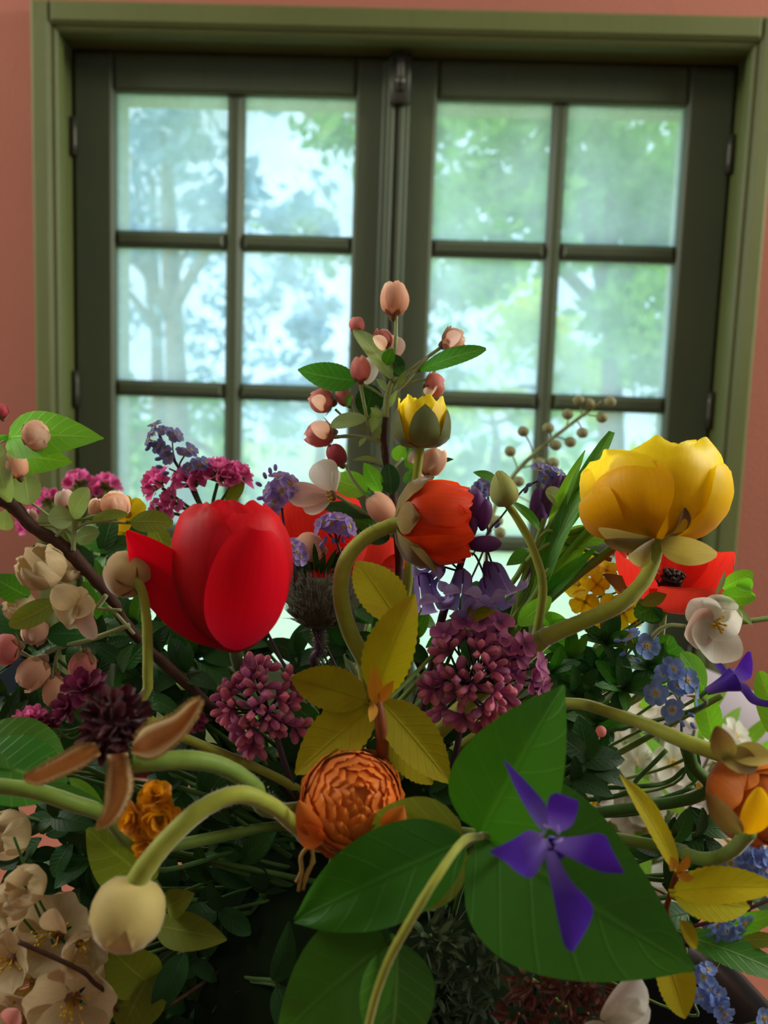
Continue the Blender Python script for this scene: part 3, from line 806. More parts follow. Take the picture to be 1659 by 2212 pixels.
t = Thing('pale_jar', 'pale glazed jar under the white blossoms behind the bouquet', 'jar', (cb[0], cb[1], TZ))
t.add('body', lathe(np.array((cb[0], cb[1], TZ)), (0, 0, 1), ([.7, .95, 1.0, .96, .8, .82, .76, .72], [0, .2, .45, .7, .9, 1.0, .98, .9]), .042, .10, 24), plain_mat('pale_glaze', hx('d8d4cc'), hx('c8c4bc'), 20, .35))
t = Thing('white_flower_bunch', 'bunch of white blossoms with narrow green leaves behind the bouquet on the right', 'flowers', (cb[0], cb[1], TZ + .09))
bs = np.array((cb[0], cb[1], TZ + .095))
for i in range(58):
    q = nrm(np.array([random.uniform(-1, 1), random.uniform(-1, .5), random.uniform(-.25, 1)]))
    p = cb + q * np.array([.085, .06, .075]) * random.uniform(.75, 1.05)
    flower5(t, p, nrm(q + np.array([0, -.5, .2])), random.uniform(.013, .019), BLW, YEL, cup=.35)
    if i % 2 == 0: t.add('stem', tube([p, (p + bs) / 2 + q * .012, bs], [.0013], 6, 5), ST)
    if i % 2 == 0:
        e = p + nrm(q + RNG.normal(size=3) * .5) * .045; t.add('leaf', petal(p - q * .008, e, .011, (0, -.7, .7), 'lance', .1), LB)

# ------------------------------------------------------------------ apple branch in the middle, in front of the window
D = .44
t = Thing('apple_branch', 'upright apple blossom branch with pink buds in front of the window', 'branch', foam_pt())
stem(t, [(833, 900, D), (829, 950, D), (836, 1006, D), (848, 1060, D), (862, 1200, D), (868, 1330, D)], [6.5, 8, 9, 9, 9, 9], BARK, 'branch', seg=10, lump=.1)
stem(t, [(852, 812, D), (842, 838, D), (835, 868, D), (833, 902, D)], [6, 6.5, 7, 7], STS, 'twig', foam=False, lump=.08)
for pts, r in [([(856, 680, D), (855, 730, D), (852, 778, D), (848, 820, D)], 4), ([(950, 752, D), (915, 778, D), (868, 815, D), (846, 842, D)], 4),
               ([(932, 764, D), (890, 800, D), (850, 828, D)], 3), ([(922, 820, D), (890, 826, D), (845, 850, D)], 3), ([(925, 772, D - .006), (880, 822, D - .006), (845, 858, D - .004)], 3.4),
               ([(778, 826, D - .005), (786, 870, D - .005), (795, 915, D - .004), (800, 940, D)], 4), ([(724, 884, D), (742, 900, D), (780, 925, D), (826, 955, D)], 3),
               ([(716, 945, D), (760, 942, D), (800, 948, D), (828, 962, D)], 4.4), ([(757, 872, D), (770, 905, D), (800, 935, D)], 3), ([(746, 1004, D), (765, 1040, D), (800, 1080, D), (845, 1120, D)], 4),
               ([(832, 742, D + .005), (845, 770, D + .005), (850, 815, D)], 3), ([(770, 716, D), (800, 770, D), (838, 820, D)], 3.4), ([(764, 820, D), (800, 838, D), (828, 856, D)], 2.8),
               ([(726, 1070, D - .01), (775, 1100, D - .01), (815, 1128, D), (850, 1160, D)], 4.2), ([(935, 1030, D + .005), (915, 1060, D + .01), (875, 1130, D + .01)], 3.6),
               ([(800, 1000, D), (826, 1008, D)], 3), ([(870, 990, D + .004), (850, 1010, D)], 3)]:
    stem(t, pts, r, STS, 'twig', foam=False, seg=6, lump=.1)
bud(t, 853, 645, D, 58, 74, 86, BUP, .1, slen=.3)
bud(t, 771, 702, D, 34, 34, 100, BUK)
bud(t, 828, 733, D + .004, 42, 46, 105, BUK, ns=3)
ptl(t, (838, 775, D + .008), (862, 728, D + .008), 46, BLP, (.1, 0, 1), prof='round', cup=.3)
bud(t, 778, 797, D - .006, 41, 54, 92, BUK, slen=.3)
ptl(t, (790, 830, D + .006), (806, 772, D + .006), 40, BLW, prof='round', cup=.3)
bud(t, 980, 740, D, 56, 50, 10, BUP, .25, slen=.55, flip=.5)
bud(t, 940, 833, D, 50, 42, 8, BUK, .25, slen=.6, flip=.6)
bud(t, 694, 866, D, 52, 52, 172, BUK, .2, slen=.35, flip=.2)
bud(t, 743, 857, D, 33, 42, 120, BUK, .2, slen=.4)
bud(t, 690, 938, D, 54, 62, 190, BUK, .3, slen=.4, flip=.3)
bud(t, 727, 983, D - .006, 40, 50, 118, BUR, .2, slen=.3)
bud(t, 935, 997, D + .004, 52, 64, 60, BUP, .1, slen=.25)
bud(t, 822, 1098, D - .012, 56, 72, 130, BUP, .3, slen=.25)
bud(t, 668, 1183, D - .016, 62, 60, 170, BUP, .2, slen=.3)
leaf(t, (845, 818, D - .006), (764, 712, D - .004), 56, LS, (.5, .3, .8), prof='ellip', fold=.25, pet=.08)
leaf(t, (768, 822, D - .004), (643, 800, D - .012), 68, LG, (.1, .3, 1), serr=.04, pet=.12, bend=-.05, curl=.02)
leaf(t, (866, 812, D), (845, 768, D - .004), 38, LD, (.3, 0, 1), prof='round')
leaf(t, (870, 812, D - .003), (842, 772, D), 30, LG, (.4, 0, 1))
leaf(t, (908, 800, D - .006), (1050, 754, D - .016), 46, LG, (0, .4, .9), prof='ellip', serr=.04, pet=.1)
leaf(t, (788, 898, D + .006), (806, 832, D + .002), 62, LD, (.2, 0, 1), prof='ellip', serr=.05, pet=.2)
leaf(t, (792, 902, D - .006), (714, 922, D - .012), 44, LS, (0, .6, .8), prof='ellip', serr=.06, pet=.12)
leaf(t, (800, 935, D), (815, 872, D + .004), 26, LS, (.5, 0, 1), prof='lance')
leaf(t, (826, 1002, D), (762, 994, D - .004), 22, LS, (0, .8, .6), prof='lance', bend=.12)
leaf(t, (792, 1062, D), (712, 1032, D + .004), 62, LB, (0, .4, 1), serr=.04, pet=.1)
leaf(t, (822, 1066, D - .004), (786, 1000, D - .008), 40, LB, (.2, .2, 1), prof='lance')
leaf(t, (846, 1068, D - .004), (838, 1002, D - .002), 42, LD, (.1, .1, 1), prof='ellip')
leaf(t, (855, 995, D + .006), (872, 960, D + .006), 34, LB, (.2, .2, 1))
leaf(t, (940, 1000, D + .01), (980, 992, D + .006), 16, LD, (0, .6, 1))
leaf(t, (880, 1010, D + .01), (888, 965, D + .006), 22, LG, (.4, .2, 1))
leaf(t, (800, 1118, D - .006), (690, 1094, D - .01), 46, LD, (0, .7, .7), prof='lance', pet=.15)
leaf(t, (830, 1145, D - .004), (740, 1118, D - .006), 40, LG, (0, .5, .9))
leaf(t, (842, 1160, D), (764, 1150, D), 50, LDD, (0, .4, 1))
leaf(t, (815, 1138, D + .01), (750, 1130, D + .008), 34, LB, (0, .4, 1))
for b_, e_, w_, m_ in [((838, 845), (812, 818), 18, LS), ((858, 835), (878, 800), 16, LS), ((826, 905), (800, 880), 18, LS), ((842, 880), (858, 842), 14, LS), ((812, 948), (822, 915), 14, LS), ((790, 945), (776, 965), 14, LS), ((832, 790), (848, 752), 30, LG), ((748, 880), (760, 850), 18, LG), ((870, 1040), (905, 1020), 26, LG), ((912, 1035), (880, 1000), 22, LB)]:
    leaf(t, (*b_, D - .005), (*e_, D - .010), w_, m_, (random.uniform(-.5, .5), .3, 1), prof='lance', nu=9, nv=5)
for b_, e_, w_, m_ in [((700, 880), (672, 862), 34, BUP), ((708, 940), (672, 918), 38, BUP), ((832, 752), (806, 728), 28, BUP), ((968, 742), (996, 722), 34, BLP), ((936, 838), (928, 858), 30, BLP), ((890, 1000), (902, 968), 30, BLP), ((900, 1030), (916, 1048), 26, BUK), ((822, 1118), (800, 1082), 44, BLP)]:
    ptl(t, (*b_, D - .006), (*e_, D - .014), w_, m_, (random.uniform(-.4, .4), .2, 1), prof='round', cup=.45, nu=9)
# open blossom low on the same branch
e = t.add('blossom', lathe(Q((726, 1068, D - .012)), adir(200, .3), ([.4, 1, .9, .4], [0, .3, .7, 1]), px(12, D), px(18, D), 8), SEPR)
for b_, e_, w_, m_, f_ in [((722, 1066), (686, 998), 66, BLW, (.3, -.2, 1)), ((722, 1068), (624, 1072), 58, BLP, (-.1, .3, 1)), ((720, 1072), (656, 1102), 56, BLW, (0, .5, .9)), ((726, 1062), (718, 1018), 40, BLW, (1, 0, .5))]:
    ptl(t, (*b_, D - .012), (*e_, D - .016), w_, m_, f_, parent=e, prof='obov', cup=.35, bend=-.06)
for k in range(9):
    q = adir(190 + random.uniform(-50, 50), .6); c = Q((724, 1068, D - .014))
    t.add('stamen', merge([tube([c, c + q * px(20, D)], [px(.8, D)], 4, 4), ball(c + q * px(21, D), px(2, D), n=6)]), YEL, e)

# ------------------------------------------------------------------ half-open yellow ranunculus
D = .425
t = Thing('yellow_ranunculus_bud', 'half-open yellow ranunculus with dark olive sepals on a straight stem', 'flower', foam_pt())
stem(t, [(908, 962, D), (901, 1020, D + .004), (886, 1160, D + .006), (876, 1290, D + .006)], [10, 10, 11, 12], STY)
c = Q((909, 966, D)); A = V(.02, 1, -.05)
for i in range(7): t.add('petal', shell(c, A, i * 51 + 12, 46, px(54 + 3 * (i % 2), D), px(106, D), ([.1, .6, .95, 1.0, .98, .93, .84], [0, .06, .2, .42, .62, .82, 1.0]), 'strap', seed=i, ruf=.05, wob=.02), RY)
for i in range(6): t.add('inner_petal', shell(c, A, i * 60 + 30, 48, px(40, D), px(102, D), 'cup', 'strap', seed=i + 3, ruf=.05), RY)
for i, ph in enumerate((5, 72, 146, 218, 290)): t.add('sepal', shell(c - A * px(1, D), A, ph, 33, px(65, D), px(100, D), ([.1, .62, .95, 1.0, .98, .9, .8], [0, .03, .17, .4, .6, .76, .86]), 'spade', 0, 1.0, seed=i, tip=.04, nu=12), SEPG)

# ------------------------------------------------------------------ orange ranunculus seen from behind, hooked stem
D = .36
t = Thing('orange_ranunculus', 'orange ranunculus turned right on a hooked yellow-green stem', 'flower', foam_pt())
pth = [(872, 1130, D), (838, 1138, D), (790, 1162, D - .002), (750, 1206, D - .004), (736, 1262, D - .004), (742, 1320, D), (760, 1375, D + .006), (788, 1430, D + .012), (800, 1500, D + .02)]
s = stem(t, pth, [17, 16, 16, 16.5, 17, 18, 19, 20, 20, 18, 16], STY, seg=12)
fuzz(t, pth, 17, D, 260, 6, parent=s)
c = Q((858, 1126, D)); A = V(.98, -.05, -.12)
for i in range(8): t.add('petal', shell(c, A, i * 45 + 8, 40, px(91 + 3 * (i % 2), D), px(148, D), 'cup', 'wide', seed=i, ruf=.05, wob=.05), ROR)
for i in range(7): t.add('inner_petal', shell(c, A, i * 51, 42, px(72, D), px(150, D), 'cup', 'wide', seed=i + 5, ruf=.05, wob=.04), ROR)
for i in range(6): t.add('inner_petal', shell(c, A, i * 60 + 20, 46, px(50, D), px(146, D), 'ovoid', 'wide', seed=i + 9, ruf=.05), ROR)
for i, (ph, u1, tip_) in enumerate([(-75, .62, .05), (62, .72, .06), (140, .6, .3), (-150, .6, .1), (-8, .42, .02)]):
    t.add('sepal', shell(c - A * px(5, D), A, ph, 34, px(97, D), px(142, D), 'cup', 'ovate', 0, u1, seed=i, tip=tip_, ruf=.03, nu=12), SEPB)
ptl(t, (880, 1165, D - .012), (945, 1235, D - .02), 18, SEPB, (0, .3, 1), 'sepal', prof='lance', curl=-.1)

# ------------------------------------------------------------------ red tulip
D = .345
t = Thing('red_tulip', 'large red tulip with one petal flaring left', 'flower', foam_pt())
stem(t, [(505, 1395, D + .01), (520, 1450, D + .035), (560, 1520, D + .06)], [14, 14, 14], STD)
c = Q((508, 1410, D)); A = V(-.03, 1, .03); R_, H_ = px(124, D), px(334, D)
tp = [(-150, 58, .95, .95), (150, 58, .96, .97), (4, 50, .97, 1.0), (95, 52, 1.0, .95), (-92, 46, 1.0, .92), (-36, 56, 1.03, .985), (46, 58, 1.06, .975)]
for i, (ph, hf, rs, hs) in enumerate(tp):
    t.add('petal', shell(c, A, ph, hf, R_ * rs, H_ * hs, 'tulip', 'strap', seed=i, ruf=.025, wob=.012, nu=20, nv=13, crease=-.02), TUL)
t.add('petal', petal(Q((478, 1398, D - .012)), Q((274, 1146, D - .022)), px(120, D), V(.55, -.45, .8), 'lance', bend=-.10, cup=.45, nu=18, nv=9, ruf=.01), TUL)
t.add('petal', petal(Q((505, 1404, D - .035)), Q((560, 1145, D - .058)), px(150, D), V(.25, -.05, 1), 'tulip', bend=.14, cup=-.35, nu=18, nv=9), TUL)
t.add('pistil', lathe(c, A, ([.5, .6, .6, .9, .8], [0, .3, .7, .9, 1]), px(16, D), px(130, D), 8), BUDG)

# ------------------------------------------------------------------ big yellow ranunculus, right
D = .36
t = Thing('yellow_ranunculus', 'large open yellow ranunculus seen from below on a curving stem', 'flower', foam_pt())
pth = [(1415, 1168, D), (1409, 1215, D - .006), (1385, 1262, D - .01), (1335, 1308, D - .012), (1260, 1342, D - .008), (1190, 1372, D), (1150, 1400, D + .01)]
s = stem(t, pth, [18, 16, 16, 16.5, 17, 19, 21, 20, 18], STY, seg=12)
fuzz(t, pth, 17, D, 240, 6, parent=s)
c = Q((1420, 1172, D)); A = V(.03, .9, -.34)
for i, (ph, hf, R0, H0) in enumerate([(-64, 50, 154, 178), (-10, 46, 146, 186), (78, 50, 162, 160), (34, 44, 150, 196), (128, 52, 150, 196), (180, 60, 140, 200), (-120, 54, 150, 196)]):
    t.add('petal', shell(c, A, ph, hf, px(R0, D), px(H0, D), 'puff', 'tulip', seed=i, ruf=.035, wob=.03, nu=20, nv=13), RY)
for i in range(7):
    t.add('inner_petal', shell(c, A, i * 51 + 20, 30, px(104, D), px(168, D), 'cup', 'wide', seed=i + 4, ruf=.04, wob=.04, nu=12, nv=9), RY)
for i, (b_, e_, w_, f_, m_) in enumerate([((1412, 1168), (1290, 1132), 44, (-.3, -.5, .8), SEPY), ((1420, 1172), (1478, 1096), 40, (.5, -.2, 1), SEPB), ((1424, 1176), (1552, 1196), 62, (.2, -.2, 1), SEPY), ((1410, 1176), (1350, 1200), 60, (-.2, -.3, 1), SEPY), ((1408, 1172), (1300, 1160), 40, (-.2, -.5, 1), SEPB)]):
    ptl(t, (*b_, D - .004), (*e_, D - .022), w_, m_, f_, 'sepal', prof='ellip', cup=.3, curl=.06 if i != 1 else .0, side=.16 if i == 1 else 0)
t.add('petal', shell(c, A, -38, 34, px(158, D), px(140, D), 'puff', 'round', seed=4, ruf=.02, nu=14, nv=9), RY2)
t.add('petal', shell(c, A, -82, 34, px(160, D), px(110, D), 'puff', 'round', seed=5, ruf=.02, nu=14, nv=9), RY2)

# ------------------------------------------------------------------ coral poppy under it
D = .415
t = Thing('coral_poppy', 'coral red poppy with dark centre below the yellow ranunculus', 'flower', foam_pt())
stem(t, [(1435, 1312, D), (1425, 1390, D + .01), (1390, 1500, D + .01)], 7, STS)
c = Q((1438, 1308, D)); A = V(.08, .9, .33)
for i, (ph, hf, R0, H0) in enumerate([(180, 66, 92, 122), (95, 50, 108, 128), (-85, 52, 116, 118)]):
    t.add('petal', shell(c, A, ph, hf, px(R0, D), px(H0, D), 'bowl', 'wide', seed=i, ruf=.04, wob=.06, nu=14, nv=11), POP)
t.add('petal', shell(c, A, 22, 64, px(108, D), px(96, D), 'bowl', 'wide', seed=7, ruf=.03, wob=.04, nu=14, nv=11), POC)
cc = c + A * px(52, D)
t.add('seed_head', lathe(c, A, ([.4, .9, 1, .8, 1.05, .3], [0, .3, .6, .8, .9, 1.0]), px(24, D), px(72, D), 10), DARKC)
for k in range(34):
    q = nrm(A + RNG.normal(size=3) * .22); b_ = c + A * px(20, D)
    t.add('stamen', merge([tube([b_, b_ + q * px(58, D)], [px(1.2, D)], 4, 4), ball(b_ + q * px(59, D), px(5, D), n=6)]), DARKC)
leaf(t, (1385, 1290, D - .01), (1302, 1240, D - .01), 36, SEPB, (0, .3, 1), 'sepal', prof='lance')
leaf(t, (1385, 1306, D - .03), (1440, 1284, D - .03), 30, LO, (0, .3, 1), 'sepal', prof='lance')

# ------------------------------------------------------------------ golden wallflower cluster
D = .425
t = Thing('golden_wallflower', 'cluster of small golden yellow flowers left of the coral poppy', 'flower', foam_pt())
hub = (1304, 1284, D + .008)
stem(t, [hub, (1296, 1340, D + .01), (1270, 1420, D + .012)], 6, STS)
for k, (x, y, R0, f_) in enumerate([(1268, 1222, 34, (-.3, .5, .7)), (1250, 1262, 32, (-.6, .1, .7)), (1310, 1232, 26, (.1, .7, .6)), (1265, 1300, 34, (-.5, -.3, .8)), (1300, 1350, 34, (0, -.6, .7)), (1345, 1322, 40, (.5, -.3, .8)), (1375, 1316, 36, (.8, -.1, .6)), (1340, 1276, 28, (.5, .3, .8)), (1318, 1306, 30, (.1, -.2, 1)), (1290, 1262, 26, (-.1, .2, 1))]):
    stem(t, [(x, y, D), ((x + 1304) / 2, (y + 1284) / 2 + 3, D + .006), hub], 2.4, STD, 'stalk', foam=False, seg=5)
    fc = t.add('flower', ball(Q((x, y, D)), px(5, D), n=8), YEL)
    Ax, e1, e2 = axes(V(*f_))
    for i in range(4):
        a = i * 1.571 + k; q = e1 * math.cos(a) + e2 * math.sin(a)
        b_ = Q((x, y, D)); t.add('petal', petal(b_, b_ + (q + Ax * .25) * px(R0, D), px(R0 * 1.05, D), Ax, 'wide', cup=.25, ruf=.04, seed=k + i, nu=8), RY if k % 3 else RY2, fc)

# ------------------------------------------------------------------ apple spur at the right edge
D = .365
t = Thing('apple_spur', 'apple twig with an open cream blossom and fresh green leaves at the right edge', 'branch', P(1700, 1325, .37))
stem(t, [(1700, 1326, D + .008), (1659, 1336, D + .006), (1600, 1344, D + .004), (1560, 1352, D + .01)], [6, 6, 6, 7], ST, 'branch', foam=False)
stem(t, [(1480, 1352, D), (1440, 1352, D + .01), (1408, 1378, D + .02), (1385, 1440, D + .04)], [4, 5, 6, 6], STS, 'twig')
e = t.add('blossom', lathe(Q((1545, 1330, D + .006)), V(-.2, .1, 1), ([.4, 1, .9, .4], [0, .3, .7, 1]), px(14, D), px(14, D), 8), LB)
for b_, e_, w_, m_, f_, dz in [((1545, 1345), (1540, 1432), 112, BLW, (0, .35, 1), -.016), ((1540, 1340), (1478, 1372), 86, BLP, (.4, 0, 1), -.014), ((1550, 1335), (1592, 1372), 84, BLW, (-.4, .1, 1), -.010),
                               ((1545, 1345), (1492, 1296), 74, BLW, (.2, -.6, .8), -.004), ((1545, 1345), (1545, 1284), 84, BLW, (0, -.7, .8), -.002), ((1545, 1300), (1592, 1318), 34, BLW, (0, .5, .8), -.012)]:
    ptl(t, (*b_, D), (*e_, D + dz), w_, m_, f_, parent=e, prof='round', cup=.4, bend=-.12, nu=14, nv=9)
for k in range(12):
    q = V(random.uniform(-.8, .5), random.uniform(-.7, .7), 1.2); c = Q((1540, 1345, D - .004))
    t.add('stamen', merge([tube([c, c + q * px(34, D)], [px(1.3, D)], 4, 4), ball(c + q * px(35, D), px(4.2, D), squash=.6, n=6)]), YEL, e)
ptl(t, (1588, 1312, D - .008), (1626, 1352, D - .012), 16, LS, (0, .5, 1), 'leaf', prof='lance')
leaf(t, (1560, 1270, D + .004), (1626, 1236, D), 46, LB, (-.2, -.3, 1), prof='ellip')
leaf(t, (1556, 1290, D), (1632, 1290, D - .006), 44, LB, (0, .4, 1), prof='ellip', ruf=.04)
leaf(t, (1545, 1285, D - .004), (1566, 1232, D - .008), 18, LS, (.5, 0, 1), prof='lance')
leaf(t, (1592, 1262, D - .006), (1622, 1276, D - .01), 40, LB, (.3, .3, 1), prof='round', cup=.4)
stem(t, [(1580, 1298, D), (1545, 1292, D), (1530, 1330, D + .004)], [4, 4, 4], ST, 'twig', foam=False)
leaf(t, (1600, 1300, D + .004), (1586, 1338, D + .004), 26, LB, (.3, .1, 1), prof='lance')

# ------------------------------------------------------------------ violet periwinkle at the right edge, side view
D = .335
t = Thing('violet_periwinkle', 'violet periwinkle flower in side view at the right edge', 'flower', foam_pt())
stem(t, [(1528, 1492, D), (1515, 1502, D + .004), (1480, 1540, D + .03)], [5, 5, 5], STD)
cv = (1588, 1466)
f0 = t.add('throat', merge([lathe(Q((1526, 1494, D)), adir(25, .1), ([.35, .5, .7, 1.0, 1.15, .8], [0, .3, .6, .85, 1, .96]), px(24, D), px(66, D), 12)]), VIN)
outl(t, [(1578, 1464), (1598, 1430), (1614, 1408), (1620, 1408)], [(1590, 1474), (1620, 1466), (1626, 1436), (1622, 1408)], D - .004, D - .012, VIN, cup=.3)
outl(t, [(1566, 1466), (1552, 1448), (1540, 1434)], [(1580, 1460), (1568, 1444), (1558, 1432)], D, D + .006, VIN, cup=.3)
outl(t, [(1580, 1470), (1612, 1478), (1636, 1506), (1670, 1516)], [(1566, 1482), (1598, 1492), (1624, 1520), (1670, 1530)], D - .004, D + .004, VIN, cup=-.3)
outl(t, [(1572, 1462), (1582, 1448), (1590, 1440)], [(1586, 1466), (1598, 1454), (1604, 1446)], D + .004, D + .014, VIN, cup=.3)

# ------------------------------------------------------------------ forget-me-nots, right
D = .36
t = Thing('forget_me_not', 'sky blue forget-me-not spray on the right beside dark leaves', 'flower', foam_pt())
fmn(t, [(1416, 1497, -.1, .05, 1), (1451, 1533, .1, -.1, 1), (1452, 1446, .0, .5, .8), (1484, 1470, .35, .2, .9), (1502, 1505, .9, 0, .4, .9), (1434, 1455, -.6, .5, .5, .8), (1465, 1480, .1, .3, 1, .9)], D,
    [([(1416, 1500), (1455, 1498), (1470, 1530, .02)], 2.2), ([(1452, 1450), (1460, 1490), (1470, 1530, .02)], 2.4), ([(1484, 1474), (1470, 1500), (1468, 1530, .02)], 2.2), ([(1452, 1534), (1462, 1545, .01), (1470, 1560, .02)], 2.2), ([(1470, 1530, .02), (1470, 1600, .03), (1440, 1700, .05)], 3.4, True)], FMB, 28, ST,
    [(1470, 1556, 300), (1486, 1540, 330), (1492, 1560, 300), (1440, 1560, 250)])
t = Thing('forget_me_not', 'single pale blue forget-me-not on a woolly stem below the golden flowers', 'flower', foam_pt())
D = .385
fmn(t, [(1396, 1395, .2, .1, 1), (1360, 1376, -.6, .9, .2, .9)], D, [([(1396, 1398), (1365, 1402), (1345, 1435, .01)], 3), ([(1352, 1380), (1348, 1410), (1345, 1435, .01)], 2.6), ([(1345, 1435, .01), (1310, 1475, .014), (1290, 1500, .02)], 5, True)], FMB, 30, STS, [(1340, 1385, 170), (1352, 1410, 200), (1372, 1420, 320), (1380, 1400, 350)])

# ------------------------------------------------------------------ orange ranunculus at the right edge
D = .33
t = Thing('orange_ranunculus', 'round orange ranunculus cut by the right edge', 'flower', foam_pt())
pth = [(1560, 1630, D - .01), (1480, 1602, D - .004), (1400, 1568, D + .01), (1320, 1540, D + .03), (1245, 1520, D + .05), (1150, 1530, D + .07), (1060, 1570, D + .08)]
s = stem(t, pth, [19, 17, 15, 15, 16, 15, 14], STY, seg=10)
c0 = Q((1632, 1722, D)); A = V(.30, -.15, .80)
def ballbloom(t, c, A, R, rows, mat, seed=0, counts=None):
    """a round double bloom: rows of overlapping petals from the outside in"""
    tt = np.linspace(0, 1, 9)
    for k, (th1, span, n, rs, half) in enumerate(rows):
        for i in range(n):
            jit = random.uniform(-.12, .12) * span
            th = rad(th1 + jit + span) - tt * rad(span)
            lift = 1 + .07 * tt ** 3
            ph = 360 / n * (i + .5 * (k % 2)) + random.uniform(-9, 9) + k * 9
            t.add('petal', shell(c, A, ph, half * random.uniform(.85, 1.1), R * rs * random.uniform(.98, 1.02), R * rs, (np.sin(th) * lift, np.cos(th) * lift), 'round', seed=k * 7 + i, ruf=.015, wob=.03, nu=10, nv=8), mat)
ballbloom(t, c0, A, px(100, D), [(74, 95, 6, 1.0, 48), (52, 100, 6, .97, 46), (36, 80, 6, .93, 46), (22, 60, 6, .89, 50), (10, 50, 5, .84, 55)], ROD)
t.add('core', ball(c0, px(78, D)), ROD)
for i, (b_, e_, w_, m_, f_) in enumerate([((1570, 1640), (1548, 1568), 52, SEPB, (-.3, 0, 1)), ((1580, 1632), (1668, 1636), 54, SEPY, (0, .6, .8)), ((1556, 1632), (1636, 1660), 60, SEPB, (0, .5, .8)), ((1612, 1800), (1640, 1700), 64, RY2, (-.1, -.2, 1)), ((1600, 1800), (1528, 1712), 50, SEPB, (-.4, -.2, 1))]):
    ptl(t, (*b_, D - .052), (*e_, D - .056), w_, m_, f_, 'sepal', prof='ellip', cup=.3)
stem(t, [(1480, 1846, D - .01), (1530, 1856, D - .02), (1580, 1838, D - .03), (1618, 1796, D - .045)], [14, 14, 14, 15], ST, foam=False, name='curved_stem')
stem(t, [(1480, 1846, D - .01), (1440, 1830, D + .01)], [14, 13], ST, name='curved_stem')

# ------------------------------------------------------------------ big violet periwinkle in front, with its leaves
D = .245
t = Thing('violet_periwinkle', 'large violet periwinkle flower in front of two broad green leaves', 'flower', foam_pt())
c = (1190, 1806)
stem(t, [(1190, 1815, D + .012), (1150, 1830, D + .03), (1060, 1830, D + .06)], [7, 8, 8], STD)
thr = t.add('throat', lathe(Q((1190, 1812, D + .016)), V(0, .05, 1), ([.3, .4, .7, 1.0, 1.05, .8, .7], [0, .3, .6, .9, 1.0, .95, .6]), px(26, D), px(60, D), 10, 5, .15), VIN)
def vp(u, a=.62, b=.86, k=.42):
    f = lambda m: (.16 + (1 - .16) * min(1, u / m) ** 1.4) * (1 if u < m else max(0.0, 1 - ((u - m) / (1 - m)) ** 2.2) ** .8)
    return (f(a), f(b) * .8)
for A_, B_, dz, rl in [([(1172, 1796), (1150, 1768), (1118, 1712), (1088, 1644)], [(1188, 1786), (1180, 1740), (1138, 1690), (1090, 1642)], .012, .5),
                   ([(1184, 1784), (1182, 1750), (1186, 1722), (1200, 1712)], [(1204, 1800), (1236, 1782), (1250, 1738), (1244, 1728), (1202, 1712)], -.006, 0),
                   ([(1204, 1812), (1250, 1806), (1302, 1802), (1322, 1836), (1348, 1884)], [(1196, 1834), (1250, 1862), (1300, 1884), (1346, 1887)], -.004, .3),
                   ([(1200, 1838), (1232, 1900), (1280, 1958), (1266, 2010), (1238, 2056)], [(1174, 1838), (1190, 1910), (1204, 1980), (1218, 2040), (1234, 2056)], -.012, .4),
                   ([(1170, 1800), (1140, 1794), (1110, 1812), (1058, 1838)], [(1184, 1832), (1172, 1862), (1150, 1896), (1120, 1886), (1092, 1862), (1058, 1842)], -.010, 0)]:
    outl(t, A_, B_, D, D + dz, VIN, cup=.22, nu=22, nv=9, bulge=.002, roll=rl * .5)
for k in range(5):
    a = rad(k * 72 + 20); p = Q((1190 + 26 * math.cos(a), 1804 + 26 * math.sin(a), D - .003)); q = Q((1190 + 16 * math.cos(a + .9), 1804 + 16 * math.sin(a + .9), D - .006))
    t.add('throat_ridge', tube([p, (p + q) / 2 + CT * px(4, D), q], [px(2, D), px(3.4, D), px(2, D)], 6, 6), FMP, thr)
t = Thing('periwinkle_shoot', 'broad glossy green leaves of a periwinkle shoot around the violet flower', 'leaves', foam_pt())
D = .275
stem(t, [(1040, 1806, D + .004), (1000, 1818, D - .012), (940, 1900, D - .026), (880, 2000, D - .030), (842, 2070, D - .028), (812, 2150, D - .026), (790, 2240, D - .022)], [8, 9, 9, 9, 9, 8.5, 8], STY, 'stem', foam=False)
stem(t, [(1040, 1806, D + .004), (1060, 1800, D + .02)], [8, 8], ST, 'stem')
leaf(t, (1040, 1800, D + .008), (1218, 1480, D + .004), 236, LP, (-.45, .1, .9), fold=.18, bend=.05, nu=22, nv=13, pet=.03, prof='spade')
leaf(t, (1040, 1795, D + .012), (1500, 2094, D - .006), 390, LP, (.1, .5, .9), fold=.12, bend=-.08, nu=26, nv=15, pet=.02, prof='spade')
leaf(t, (1000, 1818, D), (636, 1988, D + .006), 190, LP, (-.05, .5, .85), fold=.2, bend=.04, nu=22, nv=13, pet=.03, ruf=.015)
leaf(t, (1006, 1822, D + .014), (700, 1880, D + .03), 220, LO, (0, .4, .9), fold=.2, nu=18, nv=9, prof='spade')
leaf(t, (836, 2036, D - .004), (596, 2250, D + .01), 210, LP, (-.3, .5, .8), fold=.15, nu=20, nv=11, pet=.05, prof='spade')
leaf(t, (858, 2040, D), (838, 2300, D - .012), 170, LG, (.3, .3, .9), fold=.2, nu=18, nv=9, pet=.05)
leaf(t, (850, 2060, D + .01), (690, 1990, D + .03), 120, LDD, (0, .4, .9), fold=.15, nu=14)

